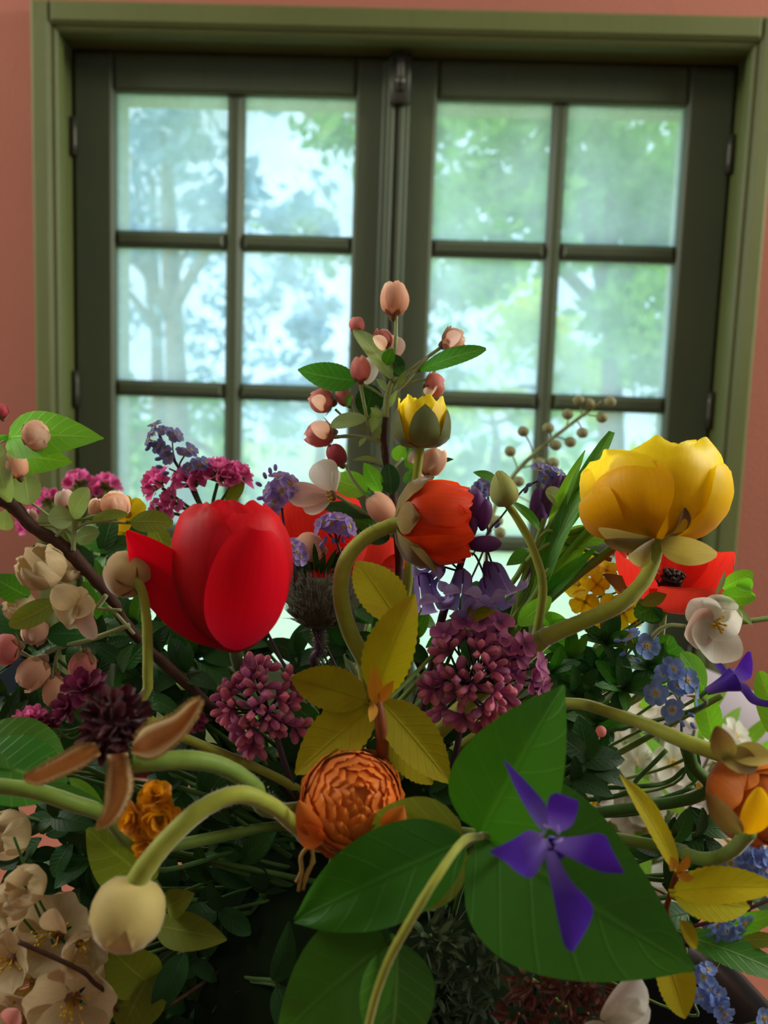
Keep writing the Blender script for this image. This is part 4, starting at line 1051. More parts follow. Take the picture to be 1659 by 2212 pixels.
# ------------------------------------------------------------------ double orange ranunculus in the middle
D = .315
t = Thing('double_ranunculus', 'round many-petalled burnt orange ranunculus below the yellow-green leaves', 'flower', foam_pt())
c0 = Q((762, 1732, D)); A = V(.22, .48, .80); R_ = px(106, D)
stem(t, [(740, 1810, D + .02), (720, 1880, D + .04)], 14, ST)
t.add('core', ball(c0, R_ * .86), ROD)
ballbloom(t, c0, A, R_, [(100, 70, 8, 1.05, 36), (84, 60, 9, 1.02, 30), (70, 50, 11, 1.0, 24), (58, 42, 12, .98, 21), (47, 36, 12, .96, 20), (36, 32, 11, .945, 21), (26, 28, 9, .93, 24), (16, 22, 7, .915, 30), (7, 16, 5, .90, 42)], ROD)
for (b_, e_) in [((690, 1800), (646, 1728)), ((700, 1815), (640, 1780)), ((840, 1800), (872, 1740))]:
    ptl(t, (*b_, D - .02), (*e_, D - .02), 56, ROD, (-.3, 0, 1), 'guard_petal', prof='ovate', cup=.3)

# ------------------------------------------------------------------ cream bud on an arching stem
D = .27
t = Thing('cream_bud', 'round cream ranunculus bud hanging from an arching stem at lower left', 'flower', foam_pt())
pth = [(290, 1912, D), (318, 1868, D), (368, 1808, D + .002), (440, 1745, D + .006), (520, 1716, D + .012), (590, 1742, D + .022), (640, 1786, D + .032), (690, 1826, D + .045)]
s = stem(t, pth, [24, 23, 22, 21, 20, 19, 18, 17, 15, 13], STY, seg=12)
fuzz(t, pth, 21, D, 320, 7, parent=s)
c0 = Q((275, 1976, D)); A = V(-.15, -.85, .4)
b = t.add('bud', ball(c0, px(76, D), A, n=18, ridges=5, amp=.03), BUDW)
for i in range(5): t.add('sepal', shell(c0 - A * px(78, D), A, i * 72 + 20, 42, px(80, D), px(158, D), 'ovoid', 'ellip', 0, .86, seed=i, nu=12, nv=8, ruf=.01), BUDW, b)

# dry straw-coloured remnant beside the orange bloom
t = Thing('dry_sepal', 'dry straw-coloured withered sepal hanging below the orange bloom', 'sepal', P(668, 1830, .30))
for k, pts in enumerate([[(668, 1826), (650, 1850), (652, 1880), (645, 1925)], [(672, 1826), (676, 1860), (662, 1890), (655, 1922)], [(650, 1885), (640, 1905)], [(668, 1820), (690, 1800)]]):
    t.add('strand', tube([P(x, y, .295 if y > 1810 else .31) for x, y in pts], [px(6 if k < 2 else 4, .3), px(4, .3)], 10, 6, lump=.25), STRAW)

# ------------------------------------------------------------------ maroon seed head with three sepals, lower left
D = .275
t = Thing('maroon_flower', 'dark maroon flower head with three furry tan sepals at left', 'flower', foam_pt())
pth = [(284, 1648, D), (340, 1644, D + .002), (420, 1642, D + .008), (490, 1660, D + .016), (550, 1700, D + .026), (600, 1752, D + .04)]
s = stem(t, pth, [21, 21, 21, 20, 20, 19, 18, 16], ST, seg=12)
fuzz(t, pth, 20, D, 260, 7, parent=s)
c0 = Q((250, 1562, D)); A = V(-.1, .3, .9)
hd = t.add('centre', ball(c0 + CF * px(20, D), px(56, D), A, n=14, ridges=7, amp=.06), MAR)
for i, q in enumerate(scatter_dirs(110, 2.0, A, 5)):
    b_ = c0 + q * px(30, D); t.add('tuft', petal(b_, c0 + nrm(q + RNG.normal(size=3) * .25) * px(random.uniform(64, 92), D), px(24, D), nrm(np.cross(q, RNG.normal(size=3))), 'obov', cup=.3, nu=6, nv=4), MAR, hd)
for A_, B_ in [([(286, 1606), (312, 1572), (372, 1548), (410, 1518), (432, 1511)], [(284, 1628), (330, 1636), (384, 1600), (420, 1550), (434, 1513)]),
               ([(206, 1604), (170, 1606), (120, 1634), (50, 1672)], [(218, 1630), (180, 1660), (120, 1686), (84, 1698), (54, 1690)]),
               ([(232, 1630), (228, 1680), (224, 1740), (206, 1784)], [(276, 1626), (290, 1690), (276, 1740), (246, 1780), (210, 1794)])]:
    o = outl(t, A_, B_, D - .010, D - .022, SEPT, 'sepal', cup=-.7, nu=20, nv=11)
    pts, dr = [], []
    for E_, s1 in ((A_, 1), (B_, -1)):
        ln = line_at(E_, 90)
        for i in range(4, 89):
            u = i / 89; p = P(ln[i][0], ln[i][1], D - .010 - .012 * u - .002); tg = P(*(ln[min(i + 1, 89)]), D - .02) - P(*(ln[i - 1]), D - .02)
            n_ = nrm(np.cross(tg, CT)) * (-s1 if A_[0][0] > 0 else s1)
            for k in range(2): pts.append(p); dr.append(nrm(n_ + nrm(tg) * .7 + RNG.normal(size=3) * .35))
    t.add('fuzz', hairs(pts, dr, px(10, D), px(1.0, D)), STRAW, o, kind='stuff')

# ------------------------------------------------------------------ hairy bud on an upright stem, left
D = .325
t = Thing('hairy_bud', 'nodding hairy tan ranunculus bud on an upright stem left of the tulip', 'flower', foam_pt())
pth = [(288, 1248, D), (306, 1275, D), (316, 1330, D + .001), (319, 1400, D + .002), (320, 1480, D + .004), (330, 1560, D + .01)]
s = stem(t, pth, [10, 10, 10.5, 11, 11, 11, 11, 11], STY, seg=10)
fuzz(t, pth, 10, D, 160, 6, parent=s)
A = V(-.5, .55, -.62)
c0 = Q((276, 1240, D + .006))
b = t.add('bud', ball(c0, px(47, D), A, n=20, ridges=5, amp=.04), BUDH)
for i in range(5): t.add('sepal', shell(c0 - A * px(50, D), A, i * 72 + 20, 38, px(52, D), px(106, D), 'ovoid', 'round', 0, .82, seed=i, nu=10, nv=7, ruf=.015), BUDH, b)

# ------------------------------------------------------------------ apple branch at the left edge
D = .375
t = Thing('apple_branch', 'slanting dark apple branch with pale blossoms and leaves at the left edge', 'branch', foam_pt())
stem(t, [(-30, 1062, D - .004), (30, 1095, D), (70, 1138, D), (140, 1182, D + .002), (190, 1235, D + .004), (240, 1292, D + .006), (300, 1380, D + .02)], [15, 15, 14, 15, 14, 13, 12, 12, 11], BARK, 'branch', seg=10, lump=.12)
for pts, r in [([(60, 1135), (30, 1070), (8, 1010), (-20, 960)], 6), ([(36, 1092), (58, 1030), (70, 985)], 4.5), ([(110, 1170), (150, 1130), (160, 1100)], 4), ([(30, 1060), (80, 1095), (140, 1140)], 3.2), ([(-10, 965), (20, 948), (45, 945)], 3.5),
               ([(158, 1190), (160, 1150), (158, 1120)], 6), ([(75, 1135), (130, 1138), (160, 1160)], 3), ([(160, 1145), (200, 1128), (285, 1130)], 3.4), ([(160, 1130), (200, 1115), (245, 1110)], 3), ([(230, 1285), (210, 1310), (190, 1310)], 5), ([(262, 1318), (220, 1315), (180, 1305)], 4),
               ([(280, 1350), (200, 1380), (130, 1398), (100, 1410)], 6), ([(130, 1398), (120, 1430), (118, 1465)], 4), ([(105, 1410), (70, 1420), (40, 1405)], 4), ([(170, 1390), (172, 1400), (178, 1420)], 4), ([(290, 1370), (250, 1325), (232, 1310)], 4)]:
    stem(t, [(x, y, D) for x, y in pts], r, STS, 'twig', foam=False, seg=6, lump=.12)
leaf(t, (18, 945, D - .012), (224, 947, D - .02), 112, LB, (.1, .3, 1), prof='spade', serr=.02, nu=30, nv=11, pet=.1)
leaf(t, (40, 985, D - .004), (156, 999, D - .006), 74, LB, (0, .1, 1), prof='spade', pet=.1)
leaf(t, (20, 1085, D - .008), (-5, 955, D - .016), 66, LS, (-.3, 0, 1), prof='ellip')
leaf(t, (62, 1090, D - .004), (52, 1018, D - .006), 62, LS, (.3, .2, 1), prof='ellip', ruf=.03)
leaf(t, (8, 1145, D - .01), (12, 1100, D - .016), 40, LS, (.3, .2, 1))
leaf(t, (156, 1118, D - .008), (104, 1122, D - .014), 58, LS, (0, .4, 1), prof='ellip')
leaf(t, (158, 1118, D - .006), (192, 1055, D - .010), 56, LS, (-.3, .2, 1), prof='ellip')
leaf(t, (200, 1120, D - .008), (276, 1112, D - .012), 30, LO, (0, .6, .8), prof='ellip', pet=.5)
leaf(t, (282, 1128, D - .01), (374, 1130, D - .012), 52, LO, (0, .4, 1), prof='ellip', pet=.1)
leaf(t, (164, 1165, D + .003), (215, 1150, D), 42, LS, (0, .3, 1), prof='ellip')
leaf(t, (160, 1180, D + .004), (195, 1235, D + .004), 46, LD, (.2, .2, 1), prof='ellip')
leaf(t, (110, 1180, D + .006), (40, 1215, D + .004), 34, LD, (0, .4, 1))
leaf(t, (62, 1290, D - .006), (-20, 1245, D - .012), 60, LG, (0, .4, 1))
leaf(t, (122, 1300, D - .012), (20, 1352, D - .02), 58, LO, (0, .35, 1), prof='ellip', bend=-.04)
leaf(t, (200, 1370, D + .006), (100, 1370, D), 60, LD, (0, .4, 1), prof='ellip')
leaf(t, (330, 1130, D + .01), (372, 1225, D + .006), 46, LO, (.2, .2, 1))
def blossom(t, x, y, d, r, mat, A, n=5, seed=0, closed=.5):
    """a cupped apple blossom"""
    A = nrm(A); c = Q((x, y, d)) - A * px(r * .5, d)
    o = t.add('blossom', lathe(c - A * px(r * .2, d), A, ([.3, .8, .9, .5], [0, .4, .8, 1]), px(r * .25, d), px(r * .35, d), 8), SEPR)
    for i in range(n):
        t.add('petal', shell(c, A, 360 / n * i + seed * 31, 48, px(r, d), px(r * (1.2 + .5 * closed if closed > .35 else .55), d), 'ovoid' if closed > .6 else 'bowl' if closed > .35 else 'saucer', 'wide', 0, .85 if closed > .6 else 1.0, seed=seed + i, ruf=.07, wob=.05, nu=11, nv=8), mat, o)
    if closed <= .6:
        for k in range(12):
            q = nrm(A + RNG.normal(size=3) * .35); t.add('stamen', merge([tube([c, c + q * px(r * .8, d)], [px(1.2, d)], 4, 4), ball(c + q * px(r * .82, d), px(3.6, d), n=6)]), YEL, o)
    return o
blossom(t, 98, 1236, D - .006, 52, BLC, V(-.2, .5, .5), 6, 1, 1)
blossom(t, 140, 1230, D + .004, 34, BLC, V(.5, .4, .4), 5, 2, 1)
blossom(t, 50, 1315, D - .002, 34, BLC, V(-.4, .5, .5), 5, 6, 1)
e = blossom(t, 160, 1312, D - .016, 40, BLC, V(-.1, .0, 1), 4, 3, .2)
for b_, e_, w_ in [((165, 1305), (116, 1268), 58), ((165, 1310), (196, 1322), 50), ((180, 1315), (206, 1380), 40), ((158, 1310), (150, 1350), 46)]:
    ptl(t, (*b_, D - .02), (*e_, D - .026), w_, BLC if w_ != 40 else BLP, (-.1, .3, 1), parent=e, prof='round', cup=.35, bend=.1)
bud(t, 80, 941, D - .022, 62, 46, 8, BUP, .35, slen=.4, flip=.1)
bud(t, 36, 1004, D - .012, 44, 58, 100, BUP, .2, slen=.25)
bud(t, 250, 1090, D, 60, 52, 60, BUP, .3, slen=.2)
bud(t, 208, 1098, D + .004, 34, 40, 75, BUP, .2, slen=.2)
bud(t, 140, 1080, D + .008, 40, 44, 100, BLP, .2)
bud(t, 2, 888, D, 30, 34, 100, BUR)
bud(t, 76, 1366, D, 54, 56, 270, BUP, .2, slen=.2)
bud(t, 12, 1402, D - .01, 64, 58, 190, BUK, .3, slen=.25, flip=.2)
bud(t, 70, 1455, D - .01, 66, 72, 235, BUP, .3, slen=.28, flip=.1)
bud(t, 118, 1492, D - .008, 46, 66, 265, BUP, .2, slen=.3)
bud(t, 178, 1440, D, 54, 62, 255, BUK, .1, slen=.4, flip=.15)
bud(t, 68, 1115, D + .012, 26, 30, 80, BLP)

# ------------------------------------------------------------------ dusky forget-me-not and pink statice behind the tulip
D = .45
t = Thing('forget_me_not', 'dusky blue forget-me-not spike against the lower left pane', 'flower', foam_pt())
fmn(t, [(335, 918, -.2, .8, .4, .8), (352, 932, .3, .7, .6, .8), (372, 942, .6, .5, .5), (385, 940, .8, .4, .3, .8), (345, 965, -.4, .2, .8, .9), (322, 950, -.8, .2, .5, .8), (355, 975, .2, .1, 1, .8), (398, 980, .3, .7, .5), (412, 972, .7, .5, .4, .9), (365, 990, -.3, .1, .9, .8), (430, 1005, .4, .6, .6), (445, 1000, .7, .5, .4, .8), (408, 1012, -.2, .4, .8, .8), (330, 935, -.5, .5, .6, .7)], D,
    [([(340, 925), (352, 958), (372, 988), (392, 1020), (410, 1050), (440, 1110, .02)], 3.6, True), ([(398, 985), (388, 1005), (396, 1030)], 2), ([(430, 1010), (415, 1030), (408, 1048)], 2), ([(372, 948), (374, 975), (380, 1000)], 1.8), ([(365, 1012), (385, 1022), (400, 1034)], 2), ([(378, 1030), (395, 1035), (404, 1040)], 2)], FMD, 21, STP,
    [(352, 1010, 170), (366, 1022, 180), (340, 958, 200), (350, 990, 190), (330, 955, 210), (325, 962, 230)])
def statice(t, x, y, d, R, n, A, seed):
    c = Q((x, y, d)); A = nrm(A); r = random.Random(seed)
    for i, q in enumerate(scatter_dirs(n, 1.25, A, seed)):
        b_ = c + q * px(R * .25, d)
        o = t.add('calyx', lathe(c, q, ([.3, .5, .7, .6], [0, .4, .8, 1]), px(R * .16, d), px(R * .55, d), 7), LO)
        t.add('floret', merge([shell(c + q * px(R * .4, d), q, 120 * k + r.uniform(0, 90), 62, px(R * .36, d), px(R * .62, d), 'flare', 'wide', ruf=.13, wob=.08, seed=seed + i * 3 + k, nu=7, nv=9) for k in range(3)]), STA, o)
D = .46
t = Thing('pink_statice', 'magenta pink statice cluster behind the red tulip', 'flower', foam_pt())
for k, (x, y, R_, n, A) in enumerate([(350, 1050, 40, 9, V(-.7, .4, .4)), (420, 1052, 48, 11, V(-.1, .9, .4)), (470, 1040, 48, 11, V(.2, .9, .3)), (505, 1038, 40, 9, V(.6, .8, .2)), (380, 1085, 34, 8, V(-.6, -.1, .7)), (350, 1100, 26, 6, V(-.8, -.1, .5))]):
    statice(t, x, y, D, R_, n, A, k * 5 + 1)
    stem(t, [(x, y + 4, D + .004), ((x + 450) / 2, (y + 1110) / 2 + 10, D + .008), (455, 1130, D + .01)], 4, STD, 'stalk', foam=False, seg=6)
stem(t, [(455, 1125, D + .01), (480, 1220, D + .01)], 6, STD)
leaf(t, (490, 1090, D), (528, 1030, D - .004), 30, LO, (.4, .1, 1), prof='lance')
# blurred statice at far left behind
D = .62
t = Thing('pink_statice', 'blurred mauve statice far behind at the left edge', 'flower', P(160, 1250, .62))
for k, (x, y, R_, n, A) in enumerate([(172, 1050, 34, 8, V(-.3, .9, .2)), (228, 1058, 34, 8, V(.2, .9, .2)), (108, 1090, 34, 8, V(-.4, .8, .3)), (75, 1130, 34, 8, V(-.6, .5, .3)), (205, 1075, 28, 6, V(0, .9, .2))]):
    statice(t, x, y, D, R_, n, A, k * 3 + 40)
    stem(t, [(x, y, D), ((x + 170) / 2, 1140, D), (180, 1230, D)], 5, ST, 'stalk', foam=False, seg=6)
stem(t, [(180, 1225, D), (240, 1400, .55)], 6, ST)
t = Thing('yellow_daisy', 'small bright yellow flower behind the left branch', 'flower', foam_pt())
D = .46
flower5(t, Q((276, 1112, D)), V(.3, .3, .9), px(42, D), RY, YEL, npet=5)
flower5(t, Q((268, 1150, D)), V(-.2, .1, 1), px(28, D), RY, YEL, npet=5)
stem(t, [(276, 1114, D + .004), (262, 1180, D + .006), (250, 1240, D + .01)], 5, ST)

# ------------------------------------------------------------------ mauve forget-me-nots and red poppies behind the hooked stem
D = .425
t = Thing('forget_me_not', 'mauve forget-me-not with a yellow eye right of the tulip', 'flower', foam_pt())
fmn(t, [(608, 1060, .1, .1, 1, 1.15), (592, 1085, -.2, -.1, 1), (625, 1045, .6, .5, .6), (600, 1030, 0, .9, .4, .8), (580, 1060, -.8, .2, .5, .8), (630, 1070, .8, .1, .5, .8), (588, 1098, -.2, -.6, .7, .8)], D,
    [([(608, 1068), (610, 1110), (618, 1160), (640, 1260, .01)], 3, True)], FMP, 26, STP, [(575, 1035, 110), (585, 1025, 100), (566, 1050, 150), (570, 1075, 190), (595, 1018, 90)])
t = Thing('forget_me_not', 'lilac forget-me-not cluster with an orange eye above the hooked stem', 'flower', foam_pt())
fmn(t, [(716, 1132, -.1, .3, 1), (700, 1128, -.5, .6, .5), (740, 1140, .4, .4, .8), (755, 1138, .8, .3, .4), (690, 1140, -.8, .3, .4, .8), (728, 1120, .1, .9, .3)], D - .01,
    [([(722, 1140), (728, 1170), (745, 1230), (752, 1290, .01)], 3, True), ([(738, 1145), (732, 1165), (730, 1180)], 2), ([(700, 1140), (716, 1160), (728, 1172)], 2)], FMP, 24, STP, [(705, 1158, 250), (720, 1160, 270), (738, 1158, 290), (700, 1170, 230), (745, 1152, 320)])
t = Thing('forget_me_not', 'pale mauve forget-me-not peeping out beside the red tulip edge', 'flower', foam_pt())
fmn(t, [(640, 1192, .3, .2, 1), (632, 1178, -.1, .6, .8, .8), (650, 1205, .6, -.2, .8, .8)], D - .02, [([(640, 1196), (636, 1240), (650, 1300, .01)], 2.6, True)], FMP, 24, STP, [(628, 1205, 200)])
D = .45
t = Thing('red_poppy', 'red poppy with ruffled petals behind the tulip and hooked stem', 'flower', foam_pt())
c = Q((680, 1250, D)); A = V(.0, .9, .3)
stem(t, [(680, 1255, D + .004), (685, 1330, D + .006)], 7, STS)
for i, (ph, hf, R0, H0) in enumerate([(-80, 55, 118, 150), (180, 70, 110, 165), (85, 58, 118, 120)]):
    t.add('petal', shell(c, A, ph, hf, px(R0, D), px(H0, D), 'bowl', 'wide', seed=i + 20, ruf=.05, wob=.07, nu=14, nv=11), POP)
t.add('petal', shell(c, A, 15, 66, px(105, D), px(66, D), 'bowl', 'wide', seed=33, ruf=.05, wob=.05, nu=14, nv=11), TUL)
for k in range(20):
    q = nrm(A + RNG.normal(size=3) * .5); t.add('stamen', tube([c, c + q * px(44, D)], [px(1.4, D), px(3, D)], 5, 5), DARKC)
t = Thing('red_poppy', 'smaller coral red poppy half hidden behind the hooked stem', 'flower', foam_pt())
D = .465
c = Q((800, 1250, D)); A = V(.1, .95, .25)
stem(t, [(800, 1255, D + .004), (800, 1330, D + .006)], 6, STS)
for i, (ph, hf, R0, H0) in enumerate([(-70, 58, 72, 76), (75, 58, 76, 84), (180, 70, 70, 90), (5, 60, 70, 60)]):
    t.add('petal', shell(c, A, ph, hf, px(R0, D), px(H0, D), 'bowl', 'wide', seed=i + 50, ruf=.05, wob=.07, nu=12, nv=9), POC)
# dark bristly seed head
D = .425
t = Thing('bristly_seed_head', 'dark bristly seed head on a hairy stem right of the tulip', 'flower', foam_pt())
pth = [(688, 1352, D), (690, 1400, D), (694, 1450, D + .002)]
s = stem(t, pth, [13, 11, 11, 10], STP, seg=8)
fuzz(t, pth, 11, D, 220, 13, parent=s)
A = V(.02, 1, .15); c = Q((688, 1356, D))
hd = t.add('head', lathe(c, A, ([.15, .6, .9, 1.0, .95, .8, .6], [0, .1, .28, .5, .72, .9, 1.0]), px(66, D), px(112, D), 18), HAIR)
P_, D_ = [], []
for k in range(1100):
    u = random.random(); a = random.uniform(0, 6.28); A_, e1, e2 = axes(A)
    r_ = np.interp(u, np.linspace(0, 1, 7), [.15, .6, .9, 1.0, .95, .8, .6]); z_ = np.interp(u, np.linspace(0, 1, 7), [0, .1, .28, .5, .72, .9, 1.0])
    q = e1 * math.cos(a) + e2 * math.sin(a)
    P_.append(c + A * z_ * px(112, D) + q * r_ * px(65, D)); D_.append(nrm(q * .55 + A * (.35 + u) + RNG.normal(size=3) * .2))
t.add('bristles', hairs(P_, D_, px(34, D), px(1.3, D)), HAIR, hd, kind='stuff')
for k in range(14):
    a = random.uniform(-1.4, 1.4) ; b_ = c + A * px(95, D)
    q = nrm(CR * math.sin(a) + A * (.6 + .4 * random.random()) + CT * random.uniform(-.3, .6)); t.add('bract', petal(b_ + q * px(30, D), b_ + q * px(96, D), px(12, D), CT, 'lance', nu=7, nv=4), LDD)

# ------------------------------------------------------------------ bluebell
D = .375
t = Thing('bluebell', 'violet bluebell spike with curled bells right of centre', 'flower', foam_pt())
stem(t, [(1034, 1070, D), (1022, 1130, D), (1004, 1190, D), (985, 1250, D), (962, 1310, D), (940, 1400, D + .01)], [5, 6, 7, 8, 9, 9, 8, 8], STP)
def bellflower(t, x, y, d, L, R, A, seed):
    c = Q((x, y, d)); A = nrm(A)
    o = t.add('bell', lathe(c, A, ([.3, .8, 1.0, .9], [0, .3, .7, 1.0]), px(R * .5, d), px(L * .3, d), 8), BBD)
    for i in range(6): t.add('petal', shell(c, A, i * 60 + seed * 17, 27, px(R, d), px(L, d), 'bellf', 'strap', seed=seed + i, nu=14, nv=6, ruf=.02), BBL, o)
for k, (x, y, L, R_, A, st_) in enumerate([(912, 1235, 92, 36, V(.15, -.9, .35), (985, 1232)), (1062, 1215, 86, 34, V(.35, -.9, .2), (1020, 1170)), (1000, 1232, 84, 34, V(-.1, -.8, .5), (990, 1225)), (1048, 1245, 80, 32, V(.2, -.9, .4), (1000, 1205)), (955, 1222, 60, 28, V(-.5, -.4, .5), (985, 1225)), (1020, 1290, 60, 26, V(.1, -.5, .8), (990, 1240))]):
    bellflower(t, x, y, D - .004, L, R_, A, k)
    stem(t, [(x, y, D - .004), ((x + st_[0]) / 2, min(y, st_[1]) - 8, D - .002), (*st_, D)], 2.4, STP, 'stalk', foam=False, seg=5)
for k, (x, y, L, R_, a) in enumerate([(1028, 1092, 74, 17, 88), (1046, 1112, 70, 17, 82), (1014, 1085, 62, 14, 100), (1045, 1175, 76, 19, 2), (1060, 1240, 60, 17, 290), (1018, 1140, 54, 14, 80)]):
    A = adir(a, .15); t.add('closed_bell', lathe(Q((x, y, D - .003)) - A * px(L / 2, D), A, ([.2, .55, .85, 1.0, .95, .75, .4, .1], [0, .1, .28, .5, .7, .86, .96, 1]), px(R_, D), px(L, D), 12, 6, .07), BBD)
t = Thing('bluebell', 'dark violet closed bluebell buds behind the long green leaves', 'flower', foam_pt())
D = .43
stem(t, [(1180, 1060, D), (1172, 1140, D), (1150, 1220, D)], [4, 5, 6], STP)
for k, (x, y, L, R_, a) in enumerate([(1158, 1090, 80, 14, 80), (1178, 1080, 84, 14, 72), (1192, 1062, 80, 14, 62), (1205, 1050, 60, 12, 50), (1168, 1110, 64, 14, 95), (1186, 1092, 70, 13, 70)]):
    A = adir(a, .15); t.add('closed_bell', lathe(Q((x, y, D - .003)) - A * px(L / 2, D), A, ([.2, .55, .85, 1.0, .95, .75, .4, .1], [0, .1, .28, .5, .7, .86, .96, 1]), px(R_, D), px(L, D), 12, 6, .07), BBD)
t = Thing('forget_me_not', 'small dusky forget-me-not above the dark violet buds', 'flower', foam_pt())
fmn(t, [(1165, 1012, 0, .8, .5), (1185, 1018, .3, .6, .6), (1205, 1022, .5, .6, .4), (1178, 1032, 0, .2, 1, .9), (1196, 1038, .5, .1, .8, .8)], D, [([(1182, 1030), (1160, 1040), (1130, 1058), (1080, 1120, .01)], 2.4), ([(1080, 1120, .01), (1050, 1160, .01), (1040, 1260, .01)], 3, True)], FMD, 20, STP, [(1150, 1045, 200), (1140, 1052, 240), (1165, 1040, 250)])
t = Thing('forget_me_not', 'tiny blue forget-me-not just left of the green bud', 'flower', foam_pt())
fmn(t, [(1045, 1048, 0, .5, .8), (1032, 1055, -.6, .4, .6), (1050, 1060, .4, .1, .9, .8), (1040, 1066, -.2, -.2, 1, .8)], D, [([(1046, 1055), (1055, 1080), (1050, 1120, .01), (1040, 1200, .01)], 2.4, True), ([(1062, 1145, .0), (1040, 1170, .0), (1020, 1200, .01)], 2)], FMD, 18, STP, [(1050, 1078, 250), (1056, 1090, 280), (1068, 1140, 40)])

# ------------------------------------------------------------------ green bud on a slender stem
D = .385
t = Thing('green_bud', 'pointed pale green ranunculus bud on a slender curved stem', 'flower', foam_pt())
pth = [(1095, 1088, D), (1112, 1112, D), (1140, 1160, D), (1160, 1210, D), (1172, 1260, D), (1168, 1320, D + .004), (1150, 1400, D + .02), (1120, 1480, D + .04)]
s = stem(t, pth, [8, 8.5, 9, 9.5, 10, 10, 10, 9], STY, seg=10)
A = V(-.25, .95, .1); c = Q((1096, 1094, D))
b = t.add('bud', lathe(c, A, ([.15, .7, .95, 1.0, .9, .66, .36, .12], [0, .06, .2, .38, .56, .75, .9, 1.0]), px(30, D), px(80, D), 14), BUDG)
for i in range(4): t.add('sepal', shell(c, A, i * 90 + 20, 50, px(31, D), px(82, D), ([.15, .7, .95, 1.0, .9, .66, .36, .12], [0, .06, .2, .38, .56, .75, .9, 1.0]), 'tulip', 0, .95, seed=i, nu=10, nv=7), BUDG, b)
leaf(t, (1078, 1040, D + .03), (1022, 1020, D + .03), 26, LG, (0, .6, .8), prof='lance')

# ------------------------------------------------------------------ long green leaves and stems on the right
D = .42
t = Thing('long_leaves', 'sheaf of long narrow green leaves leaning right behind the green bud', 'leaves', foam_pt())
for b_, e_, w_, m_, f_ in [((1140, 1340), (1318, 930), 44, LG, (-.6, .1, .8)), ((1180, 1180), (1262, 972), 30, LB, (-.5, .1, .9)), ((1190, 1150), (1300, 985), 36, LD, (.5, .1, .9)), ((1160, 1210), (1292, 1040), 40, LG, (-.4, .2, 1)), ((1130, 1330), (1290, 1120), 40, LB, (.3, .3, 1)), ((1120, 1340), (1290, 1180), 36, LG, (0, .5, 1)), ((1210, 1090), (1180, 1062), 44, LS, (.4, .3, 1)), ((1160, 1240), (1340, 1108), 34, LO, (-.3, .5, .8)), ((1170, 1150), (1102, 1080), 26, LG, (.5, .3, 1)), ((1200, 1170), (1320, 1165), 60, LB, (0, .6, .8)), ((1150, 1190), (1095, 1220), 34, LG, (0, .4, 1))]:
    leaf(t, (*b_, D), (*e_, D - .012), w_, m_, f_, prof='strap' if w_ == 44 else 'lance', bend=.07, curl=-.03, fold=.3, nu=18)
for pts, r in [([(1290, 1110), (1240, 1180), (1180, 1240), (1120, 1330)], 9), ([(1330, 1180), (1250, 1240), (1180, 1300), (1110, 1370)], 10), ([(1270, 1140), (1210, 1160), (1140, 1210), (1080, 1290)], 6), ([(1320, 1210), (1240, 1180), (1160, 1170)], 5), ([(1250, 1050), (1190, 1130), (1140, 1220), (1115, 1320)], 5), ([(1175, 1120), (1150, 1200), (1130, 1300)], 5)]:
    stem(t, [(x, y, D - .008) for x, y in pts], r, ST, 'stem', seg=8)
t = Thing('seed_spray', 'blurred pale spray of small round seed pods in front of the right panes', 'plant', P(1040, 1330, .70))
D = .70
stem(t, [(1300, 868, D), (1235, 915, D), (1160, 975, D), (1100, 1040, D), (1060, 1130, D), (1040, 1330, D)], [3, 4, 4.5, 5, 5, 5], STS, foam=False)
for x, y, bx, by in [(1272, 872, 1262, 900), (1250, 865, 1256, 898), (1318, 868, 1290, 880), (1300, 902, 1270, 896), (1258, 935, 1246, 910), (1226, 895, 1222, 924), (1184, 925, 1190, 950), (1130, 932, 1152, 982), (1102, 975, 1118, 1020), (1232, 955, 1200, 942), (1200, 962, 1176, 962), (1195, 1000, 1150, 985), (1120, 1040, 1098, 1046), (1075, 1125, 1066, 1112), (1165, 1000, 1130, 1010), (1155, 1090, 1090, 1060), (1080, 1150, 1060, 1140)]:
    stem(t, [(x, y, D - .003), ((x + bx) / 2 + 3, (y + by) / 2, D), (bx, by, D)], 1.8, STS, 'stalk', foam=False, seg=5)
    t.add('pod', ball(P(x, y, D - .003), px(13, D), V(.3, .9, .2), .9, 10), SEED)
stem(t, [(1040, 1330, D), (1000, 1500, .62)], 5, STS, foam=False, name='lower_stem')

# ------------------------------------------------------------------ lilac trusses
t = Thing('lilac', 'pink lilac truss right of the yellow-green leaves', 'flower', foam_pt())
lilac(t, 1018, 1475, .362, 128, 128, 133, V(.05, .35, .9), 3, 30, .0)
for k, (x, y, a) in enumerate([(1000, 1345, 80), (1040, 1345, 95), (1075, 1375, 60), (1100, 1400, 70), (960, 1370, 110), (1120, 1420, 30), (1135, 1392, 40), (1080, 1345, 70), (1050, 1380, 80), (1150, 1470, 0), (1165, 1440, 20), (1110, 1455, 40), (1170, 1490, -10)]):
    q = adir(a, .7); p = Q((x, y, .36)); flower5(t, p, q, px(32, .36), LILO, LILM_EYE, npet=4, name='floret', cup=.5)
    stem(t, [(x, y, .36), ((x + 1030) / 2, (y + 1470) / 2, .366), (1030, 1470, .375)], 2.6, STP, 'stalk', foam=False, seg=5)
t = Thing('lilac', 'darker lilac truss below the red tulip', 'flower', foam_pt())
lilac(t, 560, 1525, .368, 118, 112, 126, V(-.1, .35, .9), 11, 28)

